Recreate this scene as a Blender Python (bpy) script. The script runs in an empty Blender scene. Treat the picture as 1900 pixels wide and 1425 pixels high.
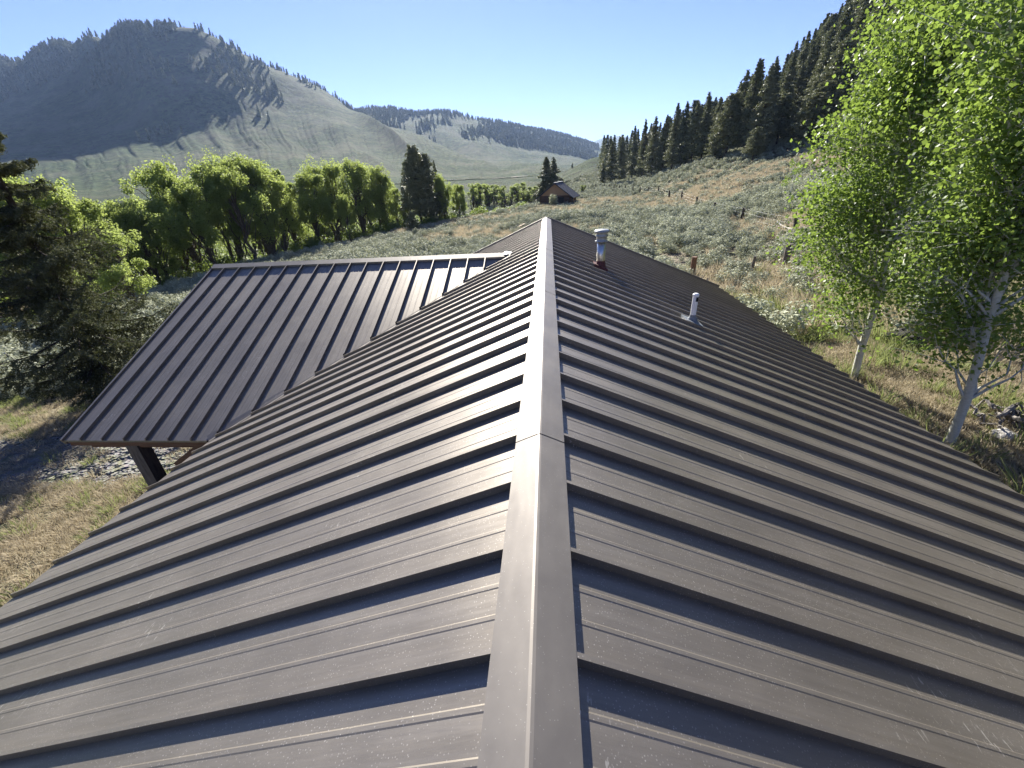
import bpy, bmesh, math, random
import numpy as np
from mathutils import Vector, Matrix
random.seed(7); RNG = np.random.default_rng(7)
R = math.radians
scene = bpy.context.scene
COL = scene.collection

# ------------------------------------------------------------------ camera, sky, sun, exposure
F_PX, PITCH, ROLL, YAW = 768.5, 0.47088, -0.05813, 0.10398
CX, CZ = 0.062, 1.3353
def _basis():
    F = np.array([-math.sin(YAW)*math.cos(PITCH), math.cos(YAW)*math.cos(PITCH), -math.sin(PITCH)])
    Rt = np.array([math.cos(YAW), math.sin(YAW), 0.0]); U = np.cross(Rt, F)
    return F, Rt*math.cos(ROLL)+U*math.sin(ROLL), -Rt*math.sin(ROLL)+U*math.cos(ROLL)
FWD, RGT, UPV = _basis()
CAM = np.array([CX, 0.0, CZ])
cam = bpy.data.cameras.new('camera'); cam_o = bpy.data.objects.new('camera', cam); COL.objects.link(cam_o)
cam.sensor_width = 36.0; cam.lens = F_PX/1900*36; cam.clip_start = 0.05; cam.clip_end = 40000
cam_o.matrix_world = Matrix(((RGT[0], UPV[0], -FWD[0], CAM[0]), (RGT[1], UPV[1], -FWD[1], CAM[1]),
                             (RGT[2], UPV[2], -FWD[2], CAM[2]), (0, 0, 0, 1)))
scene.camera = cam_o
SUN_AZ, SUN_EL = R(-15), R(30)
SUN = Vector((math.sin(SUN_AZ)*math.cos(SUN_EL), math.cos(SUN_AZ)*math.cos(SUN_EL), math.sin(SUN_EL)))
w = bpy.data.worlds.new("World"); scene.world = w; w.use_nodes = True
nt = w.node_tree; bg = nt.nodes['Background']
sky = nt.nodes.new('ShaderNodeTexSky'); sky.sky_type = 'NISHITA'; sky.sun_disc = False
sky.sun_elevation = SUN_EL; sky.sun_rotation = SUN_AZ; sky.altitude = 2400; sky.air_density = 0.9; sky.dust_density = 0.3; sky.ozone_density = 5.0
tint = nt.nodes.new('ShaderNodeMix'); tint.data_type = 'RGBA'; tint.blend_type = 'MULTIPLY'; tint.inputs[0].default_value = 1.0; tint.inputs[7].default_value = (.93, .83, 1.09, 1)
nt.links.new(sky.outputs[0], tint.inputs[6]); nt.links.new(tint.outputs[2], bg.inputs[0]); bg.inputs[1].default_value = 0.05
sl = bpy.data.lights.new('sun', 'SUN'); so = bpy.data.objects.new('sun', sl); COL.objects.link(so)
sl.energy = 5.0; sl.angle = R(0.53); sl.color = (1.0, 0.95, 0.86)
so.rotation_euler = SUN.to_track_quat('Z', 'Y').to_euler(); so.location = (0, 0, 60)
scene.view_settings.view_transform = 'Standard'; scene.view_settings.look = 'None'
scene.view_settings.exposure = 1.65; scene.view_settings.gamma = 1.0
scene.render.engine = 'CYCLES'
scene.cycles.use_denoising = True
scene.cycles.max_bounces = 8; scene.cycles.transparent_max_bounces = 8
scene.cycles.volume_bounces = 0

# ------------------------------------------------------------------ helpers
def tag(o, label=None, cat=None, group=None, kind=None):
    if label: o['label'] = label
    if cat: o['category'] = cat
    if group: o['group'] = group
    if kind: o['kind'] = kind
    return o
def empty(name, loc=(0, 0, 0), rz=0.0, parent=None):
    o = bpy.data.objects.new(name, None); COL.objects.link(o); o.location = loc; o.rotation_euler = (0, 0, rz)
    o.empty_display_size = 0.2
    if parent: o.parent = parent
    return o
class MB:
    """collects verts and faces; build() links them as one mesh object"""
    def __init__(s): s.v = []; s.f = []; s.n = 0
    def add(s, v, f):
        v = np.asarray(v, float).reshape(-1, 3); s.v.append(v)
        s.f += [tuple(int(i)+s.n for i in q) for q in f]; s.n += len(v)
    def box(s, x0, x1, y0, y1, z0, z1):
        s.add([(x0,y0,z0),(x1,y0,z0),(x1,y1,z0),(x0,y1,z0),(x0,y0,z1),(x1,y0,z1),(x1,y1,z1),(x0,y1,z1)],
              [(0,3,2,1),(4,5,6,7),(0,1,5,4),(1,2,6,5),(2,3,7,6),(3,0,4,7)])
    def bar(s, a, b, wd, ht, up=(0, 0, 1), ch=0.0):
        a, b = Vector(a), Vector(b); d = (b-a).normalized(); r = d.cross(Vector(up)).normalized(); u = r.cross(d)
        P = []
        for c in (a, b):
            for sx, sz in ((-1,-1),(1,-1),(1,1),(-1,1)): P.append(c + r*(sx*wd/2) + u*(sz*ht/2))
        s.add([tuple(p) for p in P], [(3,2,1,0),(4,5,6,7),(0,1,5,4),(1,2,6,5),(2,3,7,6),(3,0,4,7)])
    def tube(s, pts, rad, n=8, cap=True):
        pts = [Vector(p) for p in pts]; rad = list(rad) if hasattr(rad, '__len__') else [rad]*len(pts)
        rings = []; ref = Vector((0.31, 0.2, 0.93)); V = []
        for i, p in enumerate(pts):
            d = (pts[min(i+1, len(pts)-1)] - pts[max(i-1, 0)]).normalized()
            if abs(d.dot(ref)) > 0.97: ref = Vector((0.9, 0.3, 0.1))
            u = d.cross(ref).normalized(); v = d.cross(u)
            for k in range(n):
                a = 2*math.pi*k/n; V.append(tuple(p + (u*math.cos(a) + v*math.sin(a))*rad[i]))
        Fc = [(i*n+k, i*n+(k+1) % n, (i+1)*n+(k+1) % n, (i+1)*n+k) for i in range(len(pts)-1) for k in range(n)]
        if cap: Fc += [tuple(range(n-1, -1, -1)), tuple((len(pts)-1)*n+k for k in range(n))]
        s.add(V, Fc)
    def lathe(s, prof, c=(0, 0, 0), n=24):
        V = [(c[0]+r*math.cos(2*math.pi*k/n), c[1]+r*math.sin(2*math.pi*k/n), c[2]+z) for r, z in prof for k in range(n)]
        s.add(V, [(i*n+k, i*n+(k+1) % n, (i+1)*n+(k+1) % n, (i+1)*n+k) for i in range(len(prof)-1) for k in range(n)])
    def mesh(s, name, m, smooth=False):
        me = bpy.data.meshes.new(name); V = np.concatenate(s.v) if s.v else np.zeros((0, 3))
        me.from_pydata(V.tolist(), [], s.f); me.materials.append(m)
        if smooth: me.polygons.foreach_set('use_smooth', [True]*len(me.polygons))
        me.update(); return me
    def build(s, name, m, parent=None, smooth=False, loc=None):
        o = bpy.data.objects.new(name, s.mesh(name, m, smooth)); COL.objects.link(o)
        if parent: o.parent = parent
        if loc is not None: o.location = loc
        return o
def quads_mesh(name, V, m, nv=4, smooth=False, extra=None):
    """V: (n, nv, 3) array of separate n-gons -> one mesh; extra = (verts, faces) of a second material-less solid"""
    n = len(V); me = bpy.data.meshes.new(name)
    me.vertices.add(n*nv); me.vertices.foreach_set('co', V.reshape(-1).astype(np.float32))
    me.loops.add(n*nv); me.loops.foreach_set('vertex_index', np.arange(n*nv, dtype=np.int32))
    me.polygons.add(n); me.polygons.foreach_set('loop_start', np.arange(0, n*nv, nv, dtype=np.int32))
    try: me.polygons.foreach_set('loop_total', np.full(n, nv, dtype=np.int32))
    except Exception: pass
    me.materials.append(m); me.update(calc_edges=True); me.validate(); return me
def link_mesh(name, me, parent=None, loc=None):
    o = bpy.data.objects.new(name, me); COL.objects.link(o)
    if parent: o.parent = parent
    if loc is not None: o.location = loc
    return o
def leaves(C, size, rng, aspect=0.75, nrm=None, jit=1.0, fold=0.0):
    """diamond leaves of length size at centres C, random facing (biased to nrm)"""
    n = len(C); N = rng.normal(size=(n, 3))*jit
    if nrm is not None: N = N + nrm
    N /= np.linalg.norm(N, axis=1, keepdims=True)+1e-9
    A = rng.normal(size=(n, 3)); A -= (A*N).sum(1, keepdims=True)*N; A /= np.linalg.norm(A, axis=1, keepdims=True)+1e-9
    B = np.cross(N, A); s = (size*rng.uniform(.65, 1.3, n))[:, None]*0.5
    return np.stack([C-A*s, C+B*s*aspect+A*s*.15, C+A*s, C-B*s*aspect+A*s*.15], 1)

# materials ------------------------------------------------------------------
def mat(name):
    m = bpy.data.materials.new(name); m.use_nodes = True; nt = m.node_tree
    return m, nt, nt.nodes['Principled BSDF'], nt.nodes['Material Output']
def N(nt, t, **k):
    n = nt.nodes.new(t)
    for a, b in k.items():
        if a in n.inputs.keys() if isinstance(a, str) else False: n.inputs[a].default_value = b
        else: setattr(n, a, b)
    return n
def noise(nt, scale, detail=4, rough=.55, coord=None, dist=0.0):
    n = nt.nodes.new('ShaderNodeTexNoise'); n.inputs['Scale'].default_value = scale
    n.inputs['Detail'].default_value = detail; n.inputs['Roughness'].default_value = rough; n.inputs['Distortion'].default_value = dist
    if coord is not None: nt.links.new(coord, n.inputs['Vector'])
    return n.outputs['Fac']
def ramp(nt, fac, stops, interp='LINEAR'):
    r = nt.nodes.new('ShaderNodeValToRGB'); r.color_ramp.interpolation = interp
    e = r.color_ramp.elements
    while len(e) < len(stops): e.new(0.5)
    for i, (p, c) in enumerate(stops):
        e[i].position = p; e[i].color = (*c, 1) if len(c) == 3 else c
    nt.links.new(fac, r.inputs[0]); return r.outputs[0]
def g(v): return (v, v, v)
def mix(nt, fac, a, b, blend='MIX'):
    n = nt.nodes.new('ShaderNodeMix'); n.data_type = 'RGBA'; n.blend_type = blend
    for s, v in ((n.inputs[0], fac), (n.inputs[6], a), (n.inputs[7], b)):
        if isinstance(v, (int, float)): s.default_value = v
        elif isinstance(v, tuple): s.default_value = (*v, 1)
        else: nt.links.new(v, s)
    return n.outputs[2]
def maths(nt, op, a, b=0.0, c=None):
    n = nt.nodes.new('ShaderNodeMath'); n.operation = op
    for s, v in zip(n.inputs, (a, b, c)):
        if v is None: continue
        if isinstance(v, (int, float)): s.default_value = v
        else: nt.links.new(v, s)
    return n.outputs[0]
def bump(nt, h, strength=.3, dist=.02, nrm=None):
    b = nt.nodes.new('ShaderNodeBump'); b.inputs['Strength'].default_value = strength; b.inputs['Distance'].default_value = dist
    nt.links.new(h, b.inputs['Height'])
    if nrm is not None: nt.links.new(nrm, b.inputs['Normal'])
    return b.outputs[0]
def objco(nt):
    return nt.nodes.new('ShaderNodeTexCoord').outputs['Object']
def geopos(nt):
    return nt.nodes.new('ShaderNodeNewGeometry').outputs['Position']
def mapping(nt, co, scale=(1, 1, 1), rot=(0, 0, 0), loc=(0, 0, 0)):
    n = nt.nodes.new('ShaderNodeMapping'); n.inputs['Scale'].default_value = scale; n.inputs['Rotation'].default_value = rot
    n.inputs['Location'].default_value = loc
    nt.links.new(co, n.inputs[0]); return n.outputs[0]
def simple(name, colr, rough=.7, metal=0.0, var=.25, nscale=8.0, bmp=.2, bd=.01, stretch=(1, 1, 1)):
    m, nt, p, o = mat(name); co = mapping(nt, objco(nt), stretch)
    f = noise(nt, nscale, 6, .6, co)
    c = ramp(nt, f, [(.25, tuple(x*(1-var) for x in colr)), (.75, tuple(min(1, x*(1+var)) for x in colr))])
    nt.links.new(c, p.inputs['Base Color']); p.inputs['Roughness'].default_value = rough; p.inputs['Metallic'].default_value = metal
    if bmp: nt.links.new(bump(nt, f, bmp, bd), p.inputs['Normal'])
    return m
def leaf_mat(name, c1, c2, trans, tr_amt=.45, rough=.5, nscale=1.2, spec=.4):
    """leaf: diffuse + light through the blade; colour varies between clumps, between leaves and between plants"""
    m, nt, p, o = mat(name); nt.nodes.remove(p)
    oi = nt.nodes.new('ShaderNodeObjectInfo'); geo = nt.nodes.new('ShaderNodeNewGeometry')
    f = noise(nt, nscale, 3, .6, objco(nt)); f2 = maths(nt, 'MULTIPLY_ADD', geo.outputs['Random Per Island'], .5, maths(nt, 'MULTIPLY', f, .6))
    f3 = maths(nt, 'MULTIPLY_ADD', oi.outputs['Random'], .42, f2)
    c = ramp(nt, f3, [(.3, c1), (.95, c2)])
    pr = nt.nodes.new('ShaderNodeBsdfPrincipled'); pr.inputs['Roughness'].default_value = rough; pr.inputs['Specular IOR Level'].default_value = spec
    nt.links.new(c, pr.inputs['Base Color'])
    tr = nt.nodes.new('ShaderNodeBsdfTranslucent')
    nt.links.new(mix(nt, .65, c, trans), tr.inputs[0])
    mx = nt.nodes.new('ShaderNodeMixShader'); mx.inputs[0].default_value = tr_amt
    nt.links.new(pr.outputs[0], mx.inputs[1]); nt.links.new(tr.outputs[0], mx.inputs[2]); nt.links.new(mx.outputs[0], o.inputs[0])
    return m

# ------------------------------------------------------------------ where a line of sight goes, and the lie of the land
def ray(px, py):
    d = FWD*F_PX + RGT*(px-950) - UPV*(py-712.5); return d/np.linalg.norm(d)
def project(P):
    d = np.asarray(P, float)-CAM; z = d@FWD
    return np.stack([950+F_PX*(d@RGT)/z, 712.5-F_PX*(d@UPV)/z], -1)
def el_at(az, py):
    """elevation tangent of the sight line at azimuth az (deg) that passes picture height py"""
    a = R(az); lo, hi = -1.2, 0.6
    for _ in range(40):
        t = (lo+hi)/2; q = project(CAM+np.array([math.sin(a), math.cos(a), t]))
        if q[1] > py: lo = t
        else: hi = t
    return (lo+hi)/2
def near_z(x, y): return -4.35 + 0.085*x - 0.006*y
P_ = 'p'
COLS = {  # azimuth: list of (distance, height) or (distance, 'p', picture height)
 -180: [(60, -6), (300, -9), (1000, 40), (3000, 200), (12000, 200)],
 -90: [(25, -6.4), (50, -8.5), (75, -11), (300, -11), (1000, 80), (1700, 280), (3000, 200), (12000, 200)],
 -60: [(25, -6.2), (48, -7.7), (65, -10.5), (300, -11), (450,P_,470), (750,P_,430), (1200,P_,330), (1850,P_,190), (2200,P_,95), (2900, 150), (12000, 200)],
 -50: [(25, -6.0), (50, -7.7), (68, -10.5), (300, -11), (450,P_,372), (700,P_,338), (1030,P_,285), (1450,P_,215), (1800,P_,150), (2020,P_,106), (2800, 150), (12000, 200)],
 -45: [(25, -5.9), (54, -7.7), (72, -10.5), (300, -11), (430,P_,366), (650,P_,333), (960,P_,275), (1290,P_,215), (1550,P_,140), (1720,P_,86), (2800, 150), (12000, 200)],
 -42.5: [(25, -5.85), (56, -7.65), (74, -10.5), (300, -11), (425,P_,362), (645,P_,329), (900,P_,278), (1140,P_,228), (1360,P_,145), (1470,P_,98), (1580,P_,72), (2700, 150), (12000, 200)],
 -40: [(25, -5.8), (58, -7.6), (76, -10.5), (300, -11), (420,P_,358), (640,P_,325), (850,P_,280), (1030,P_,240), (1200,P_,150), (1330,P_,92), (1440,P_,58), (2600, 150), (12000, 200)],
 -35: [(25, -5.6), (62, -7.4), (80, -10.5), (290, -10.5), (400,P_,352), (620,P_,322), (840,P_,275), (1010,P_,235), (1170,P_,150), (1300,P_,95), (1400,P_,56), (2600, 150), (12000, 200)],
 -30: [(25, -5.4), (66, -7.1), (84, -10), (280, -10), (400,P_,346), (600,P_,320), (800,P_,280), (1020,P_,230), (1230,P_,170), (1380,P_,124), (1460,P_,122), (2600, 150), (12000, 200)],
 -25: [(25, -5.2), (70, -6.9), (88, -10), (280, -10), (400,P_,341), (560,P_,322), (800,P_,275), (1060,P_,220), (1300,P_,176), (1480,P_,168), (2600, 120), (12000, 200)],
 -20: [(25, -5.0), (75, -6.6), (92, -9.5), (280, -9), (400,P_,338), (540,P_,323), (760,P_,283), (1000,P_,240), (1180,P_,222), (1350,P_,232), (1700,P_,212), (1900,P_,203), (2800, 120), (12000, 200)],
 -15: [(25, -4.9), (78, -6.3), (96, -9.5), (280, -8.5), (400,P_,335), (520,P_,322), (720,P_,292), (920,P_,256), (1080,P_,244), (1250,P_,262), (1650,P_,226), (1900,P_,212), (2800, 100), (12000, 200)],
 -12: [(25, -4.8), (80, -6.0), (98, -9.5), (280, -8), (400,P_,333), (500,P_,323), (680,P_,297), (860,P_,270), (980,P_,266), (1180,P_,286), (1600,P_,236), (1950,P_,212), (2800, 100), (12000, 200)],
 -8: [(25, -4.7), (83, -5.6), (100, -9), (280, -7.5), (400,P_,331), (480,P_,324), (620,P_,305), (760,P_,291), (840,P_,290), (1050,P_,308), (1550,P_,250), (2050,P_,224), (2800, 120), (12000, 200)],
 -5: [(25, -4.6), (86, -5.2), (105, -8.5), (280, -7), (400,P_,329.5), (470,P_,325), (580,P_,314), (680,P_,307), (760,P_,309), (1000,P_,314), (1500,P_,268), (2150,P_,233), (2800, 120), (12000, 200)],
 -2: [(25, -4.6), (88, -4.9), (110, -7.5), (280, -6.5), (400,P_,328), (470,P_,325), (560,P_,321), (640,P_,321), (950,P_,316), (1500,P_,280), (2300,P_,244), (3000, 120), (12000, 200)],
 0: [(25, -4.6), (80, -4.6), (100, -5.6), (130, -7), (280, -6), (400,P_,326.5), (470,P_,324), (650,P_,320), (950,P_,313), (1500,P_,286), (2450,P_,251), (3200, 120), (12000, 200)],
 3: [(25, -4.5), (85, -4.6), (120, -5.4), (180, -6), (250,P_,330), (300,P_,318), (350,P_,311), (430, -8), (950,P_,312), (1600,P_,290), (2600,P_,261), (3500, 100), (12000, 200)],
 6: [(25, -4.5), (100, -4.6), (170, -5), (220,P_,330), (280,P_,310), (350,P_,292), (430, 4), (700, 5), (1600,P_,300), (2700,P_,273), (3600, 100), (9000,P_,264), (12000, 200)],
 8: [(25, -4.5), (100, -4.6), (160, -4.6), (200,P_,333), (300,P_,305), (380,P_,285), (600, 6), (3600, 100), (9000,P_,259), (12000, 200)],
 10: [(25, -4.5), (95, -4.7), (150, -4.4), (190,P_,333), (260, 2), (380, 8), (600, 10), (3600, 100), (9000,P_,262), (12000, 200)],
 14: [(25, -4.5), (62, -4.6), (100, -3.2), (150, -0.8), (200, 3), (300, 9), (420, 14), (3600, 100), (12000, 200)],
 18: [(25, -4.4), (52, -4.5), (90, -2), (130, 1.3), (200, 7), (300, 14), (420, 18), (3600, 100), (12000, 200)],
 22: [(25, -4.4), (46, -4.4), (80, -1.3), (110, 1.3), (170, 9), (230, 17), (300, 22), (420, 25), (3600, 100), (12000, 200)],
 26: [(22, -4.3), (40, -4.0), (80, -0.6), (110, 2), (160, 13), (220, 27), (300, 40), (420, 46), (3600, 100), (12000, 200)],
 30: [(20, -4.1), (36, -3.5), (75, 0), (105, 3.5), (150, 18), (210, 42), (290, 62), (420, 80), (3600, 150), (12000, 200)],
 36: [(18, -3.9), (32, -3.0), (70, 1), (100, 5), (150, 28), (210, 60), (290, 92), (420, 120), (3600, 200), (12000, 200)],
 50: [(16, -3.6), (30, -2.4), (65, 2), (95, 8), (150, 38), (210, 75), (290, 110), (420, 140), (3600, 200), (12000, 200)],
 90: [(30, -1.5), (65, 4), (100, 14), (250, 90), (420, 150), (3600, 200), (12000, 200)],
 180: [(60, -6), (300, -9), (1000, 40), (3000, 200), (12000, 200)],
}
def pchip(x, y, q):
    x = np.asarray(x, float); y = np.asarray(y, float); h = np.diff(x); d = np.diff(y)/h; m = np.zeros(len(x))
    for i in range(1, len(x)-1):
        if d[i-1]*d[i] > 0:
            w1, w2 = 2*h[i]+h[i-1], h[i]+2*h[i-1]; m[i] = (w1+w2)/(w1/d[i-1]+w2/d[i])
    m[0], m[-1] = d[0], d[-1]
    i = np.clip(np.searchsorted(x, q)-1, 0, len(x)-2); t = (q-x[i])/h[i]
    t = np.clip(t, 0, 1)
    return ((2*t**3-3*t**2+1)*y[i] + (t**3-2*t**2+t)*h[i]*m[i] + (-2*t**3+3*t**2)*y[i+1] + (t**3-t**2)*h[i]*m[i+1])
def _hash(i, j, s):
    h = (i*374761393 + j*668265263 + s*1442695041) & 0x7fffffff
    h = ((h ^ (h >> 13))*1274126177) & 0x7fffffff
    return ((h ^ (h >> 16)) & 0xffff)/65535.0
def vnoise(x, y, s=0):
    x = np.asarray(x, float); y = np.asarray(y, float)
    i = np.floor(x).astype(np.int64); j = np.floor(y).astype(np.int64); u = x-i; v = y-j
    u = u*u*u*(u*(u*6-15)+10); v = v*v*v*(v*(v*6-15)+10)
    return (_hash(i, j, s)*(1-u)+_hash(i+1, j, s)*u)*(1-v) + (_hash(i, j+1, s)*(1-u)+_hash(i+1, j+1, s)*u)*v
def fbm(x, y, o=4, s=0):
    t = 0; a = .5; n = 0
    for k in range(o): t = t + a*vnoise(x*2**k, y*2**k, s+k); n += a; a *= .5
    return t/n
# key grid in (azimuth, log distance)
LR = np.linspace(math.log(0.6), math.log(12000), 700)
RR = np.exp(LR)
keys = sorted(COLS)
KM = []
for az in keys:
    a = R(az); rs, zs = [], []
    for r_ in (0.6, 2, 5, 9, 14):
        rs.append(r_); zs.append(near_z(CX+r_*math.sin(a), r_*math.cos(a)))
    for e in COLS[az]:
        rs.append(e[0]); zs.append(e[1] if len(e) == 2 else CZ+e[0]*el_at(az, e[2]))
    KM.append(pchip(np.log(rs), zs, LR))
KM = np.array(KM)
AZ = np.unique(np.concatenate([np.linspace(-180, -64, 60), np.linspace(-64, 54, 1000), np.linspace(54, 180, 60)]))
def grid_z():
    G = np.empty((len(AZ), len(RR)))
    for j in range(len(RR)): G[:, j] = pchip(keys, KM[:, j], AZ)
    A, L = np.meshgrid(AZ, LR, indexing='ij'); Rr = np.exp(L)
    X = CX+Rr*np.sin(np.radians(A)); Y = Rr*np.cos(np.radians(A))
    sm = lambda a, b, x: np.clip((x-a)/(b-a), 0, 1)**2*(3-2*np.clip((x-a)/(b-a), 0, 1))
    # gullies that run down the mountain, spurs between them
    wl = sm(330, 620, Rr)*(1-sm(2, 6, A))*(1-sm(2600, 3300, Rr))
    wa = A + 2.6*(fbm(X/330, Y/330, 4, 5)-.5)
    r1 = 1-np.abs(2*vnoise(wa/3.1, Rr/900, 11)-1); r2 = 1-np.abs(2*vnoise(wa/1.25, Rr/420, 21)-1); r3 = 1-np.abs(2*vnoise(wa/.5, Rr/240, 31)-1)
    big = fbm(X/260, Y/260, 4, 41)-.5
    we = sm(-27, -17, A); spw = A + Rr/95 + 3*(fbm(X/420, Y/420, 3, 47)-.5); spur = we*((1-np.abs(2*vnoise(spw/5.2, A*0+3.3, 48)-1))**1.3-.45)*(1-sm(1150, 1650, Rr))*sm(420, 620, Rr)
    up = sm(900, 1250, Rr); wvar = np.clip(fbm(X/200, Y/200, 3, 44)*2.6-.7, 0, 1)
    G += wl*(Rr/1000)*((spur*26 + (r1**1.5-.4)*(10-7*up)*(1-.6*we) + (r2**1.5-.4)*(4.2-2*up)*(.3+1.2*wvar) + (r3-.5)*1.3*wvar - (r1**7*5+r2**6*4*(.3+wvar)+r3**5*3.0)*(1-.75*up)) + big*16)
    # knolls on the sage slopes and roughness near by
    wr = sm(30, 90, Rr)*(1-sm(380, 700, Rr))
    G += wr*(fbm(X/22, Y/22, 3, 51)-.5)*1.6*np.clip(Rr/120, .4, 2.2)*sm(-14, 6, A)
    G += sm(12, 30, Rr)*(1-sm(400, 900, Rr))*(fbm(X/6, Y/6, 3, 61)-.5)*.35
    G += sm(6, 12, Rr)*(fbm(X/1.6, Y/1.6, 2, 71)-.5)*.07*(1-sm(60, 120, Rr))
    return G, X, Y
GZ, GX, GY = grid_z()
def zg(x, y):
    x = np.asarray(x, float); y = np.asarray(y, float)
    r = np.clip(np.hypot(x-CX, y), .61, 11900); a = np.degrees(np.arctan2(x-CX, y))
    fi = np.interp(a, AZ, np.arange(len(AZ))); fj = (np.log(r)-LR[0])/(LR[1]-LR[0])
    i = np.clip(fi.astype(int), 0, len(AZ)-2); j = np.clip(fj.astype(int), 0, len(LR)-2); u = fi-i; v = fj-j
    return (GZ[i, j]*(1-u)+GZ[i+1, j]*u)*(1-v) + (GZ[i, j+1]*(1-u)+GZ[i+1, j+1]*u)*v
def ground_at(px, py, rmin=8.0, rmax=3000.0):
    """where the sight line through a point of the photograph meets the ground"""
    d = ray(px, py); h = math.hypot(d[0], d[1]); s = np.exp(np.linspace(math.log(rmin), math.log(rmax), 1500))/h
    P = CAM+s[:, None]*d; below = P[:, 2] < zg(P[:, 0], P[:, 1]); k = int(np.argmax(below))
    if not below.any(): k = -1
    return P[k, 0], P[k, 1], float(zg(P[k, 0], P[k, 1]))
def at_range(px, py, r_):
    d = ray(px, py); s = r_/math.hypot(d[0], d[1]); P = CAM+s*d
    return P
def build_ground():
    nA, nR = GZ.shape; V = np.stack([GX, GY, GZ], -1).reshape(-1, 3)
    i, j = np.meshgrid(np.arange(nA-1), np.arange(nR-1), indexing='ij'); b = (i*nR+j).ravel()
    Q = np.stack([b, b+1, b+nR+1, b+nR], 1)[:, ::-1]
    me = bpy.data.meshes.new('ground'); me.vertices.add(len(V)); me.vertices.foreach_set('co', V.reshape(-1).astype(np.float32))
    me.loops.add(Q.size); me.loops.foreach_set('vertex_index', Q.reshape(-1).astype(np.int32))
    me.polygons.add(len(Q)); me.polygons.foreach_set('loop_start', np.arange(0, Q.size, 4, dtype=np.int32))
    me.polygons.foreach_set('use_smooth', np.ones(len(Q), bool))
    me.update(calc_edges=True); me.validate()
    m, nt, p, o = mat('sage_hill_ground'); pos = geopos(nt)
    sx = nt.nodes.new('ShaderNodeSeparateXYZ'); nt.links.new(pos, sx.inputs[0])
    X, Y, Z = sx.outputs
    n1 = noise(nt, .35, 5, .6, pos); n2 = noise(nt, 2.6, 6, .7, pos); n3 = noise(nt, 14, 4, .7, pos); n0 = noise(nt, .012, 5, .55, pos); n4 = noise(nt, .11, 6, .65, pos)
    straw = ramp(nt, n3, [(.25, (.20, .175, .12)), (.5, (.34, .30, .215)), (.8, (.47, .425, .32))])
    soil = ramp(nt, n3, [(.3, (.16, .13, .10)), (.75, (.31, .27, .215))])
    green = ramp(nt, n3, [(.25, (.055, .085, .025)), (.75, (.17, .21, .07))])
    c = mix(nt, ramp(nt, n2, [(.42, g(0)), (.62, g(1))]), straw, soil)
    c = mix(nt, ramp(nt, n1, [(.40, g(0)), (.64, g(.85))]), c, green)
    # gravel drive to the left of the house
    band = maths(nt, 'ABSOLUTE', maths(nt, 'ADD', maths(nt, 'ADD', Y, -10.6), maths(nt, 'MULTIPLY', n1, 3.0)))
    gm = ramp(nt, maths(nt, 'MULTIPLY', band, .1), [(.12, g(1)), (.22, g(0))])
    near = ramp(nt, maths(nt, 'MULTIPLY', X, -.1), [(0.6, g(0)), (.7, g(1))])
    vo = nt.nodes.new('ShaderNodeTexVoronoi'); vo.inputs['Scale'].default_value = 55; nt.links.new(pos, vo.inputs['Vector'])
    grav = mix(nt, .55, ramp(nt, vo.outputs['Distance'], [(.05, (.10, .10, .10)), (.5, (.34, .33, .32))]), vo.outputs['Color'], 'MULTIPLY')
    grav = mix(nt, .5, grav, (.24, .235, .23))
    gsel = maths(nt, 'MULTIPLY', maths(nt, 'MULTIPLY', gm, near), ramp(nt, n2, [(.36, g(.1)), (.55, g(1))]))
    c = mix(nt, gsel, c, grav)
    # far sage-covered mountain: grey green shrub speckle over pale dry grass, barer on the spurs
    v2 = nt.nodes.new('ShaderNodeTexVoronoi'); v2.inputs['Scale'].default_value = .16; v2.inputs['Randomness'].default_value = 1; nt.links.new(pos, v2.inputs['Vector'])
    spk = ramp(nt, v2.outputs['Distance'], [(.18, g(0)), (.42, g(1))])
    mfine = noise(nt, .05, 8, .75, pos)
    hill = ramp(nt, mfine, [(.36, (.026, .052, .022)), (.52, (.062, .094, .038)), (.66, (.130, .150, .066))])
    hill = mix(nt, spk, mix(nt, .8, hill, (.018, .028, .018)), hill)
    v3 = nt.nodes.new('ShaderNodeTexVoronoi'); v3.inputs['Scale'].default_value = .075; nt.links.new(pos, v3.inputs['Vector'])
    hill = mix(nt, ramp(nt, v3.outputs['Distance'], [(.20, g(.75)), (.36, g(0))]), hill, (.016, .024, .016))
    hill = mix(nt, ramp(nt, n0, [(.45, g(0)), (.65, g(.55))]), hill, (.15, .145, .10))
    rr = nt.nodes.new('ShaderNodeVectorMath'); rr.operation = 'LENGTH'; nt.links.new(pos, rr.inputs[0])
    far = ramp(nt, maths(nt, 'MULTIPLY', rr.outputs['Value'], .001), [(.10, g(0)), (.28, g(1))])
    # valley meadow between the trees
    mead = ramp(nt, n1, [(.35, (.10, .16, .03)), (.7, (.24, .27, .09))])
    low = ramp(nt, maths(nt, 'MULTIPLY_ADD', Z, -.1, .0), [(.72, g(0)), (.86, g(1))])
    c = mix(nt, far, c, hill); c = mix(nt, low, c, mead)
    nt.links.new(c, p.inputs['Base Color']); p.inputs['Roughness'].default_value = 1.0; p.inputs['Specular IOR Level'].default_value = .1
    b1 = bump(nt, n3, .5, .05); b2 = bump(nt, n4, .5, 1.2, b1)
    bn = bump(nt, mfine, 1.0, 9.0, b2)
    nt.links.new(bn, p.inputs['Normal'])
    me.materials.append(m); return me
tag(link_mesh('ground', build_ground()), kind='structure')

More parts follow.
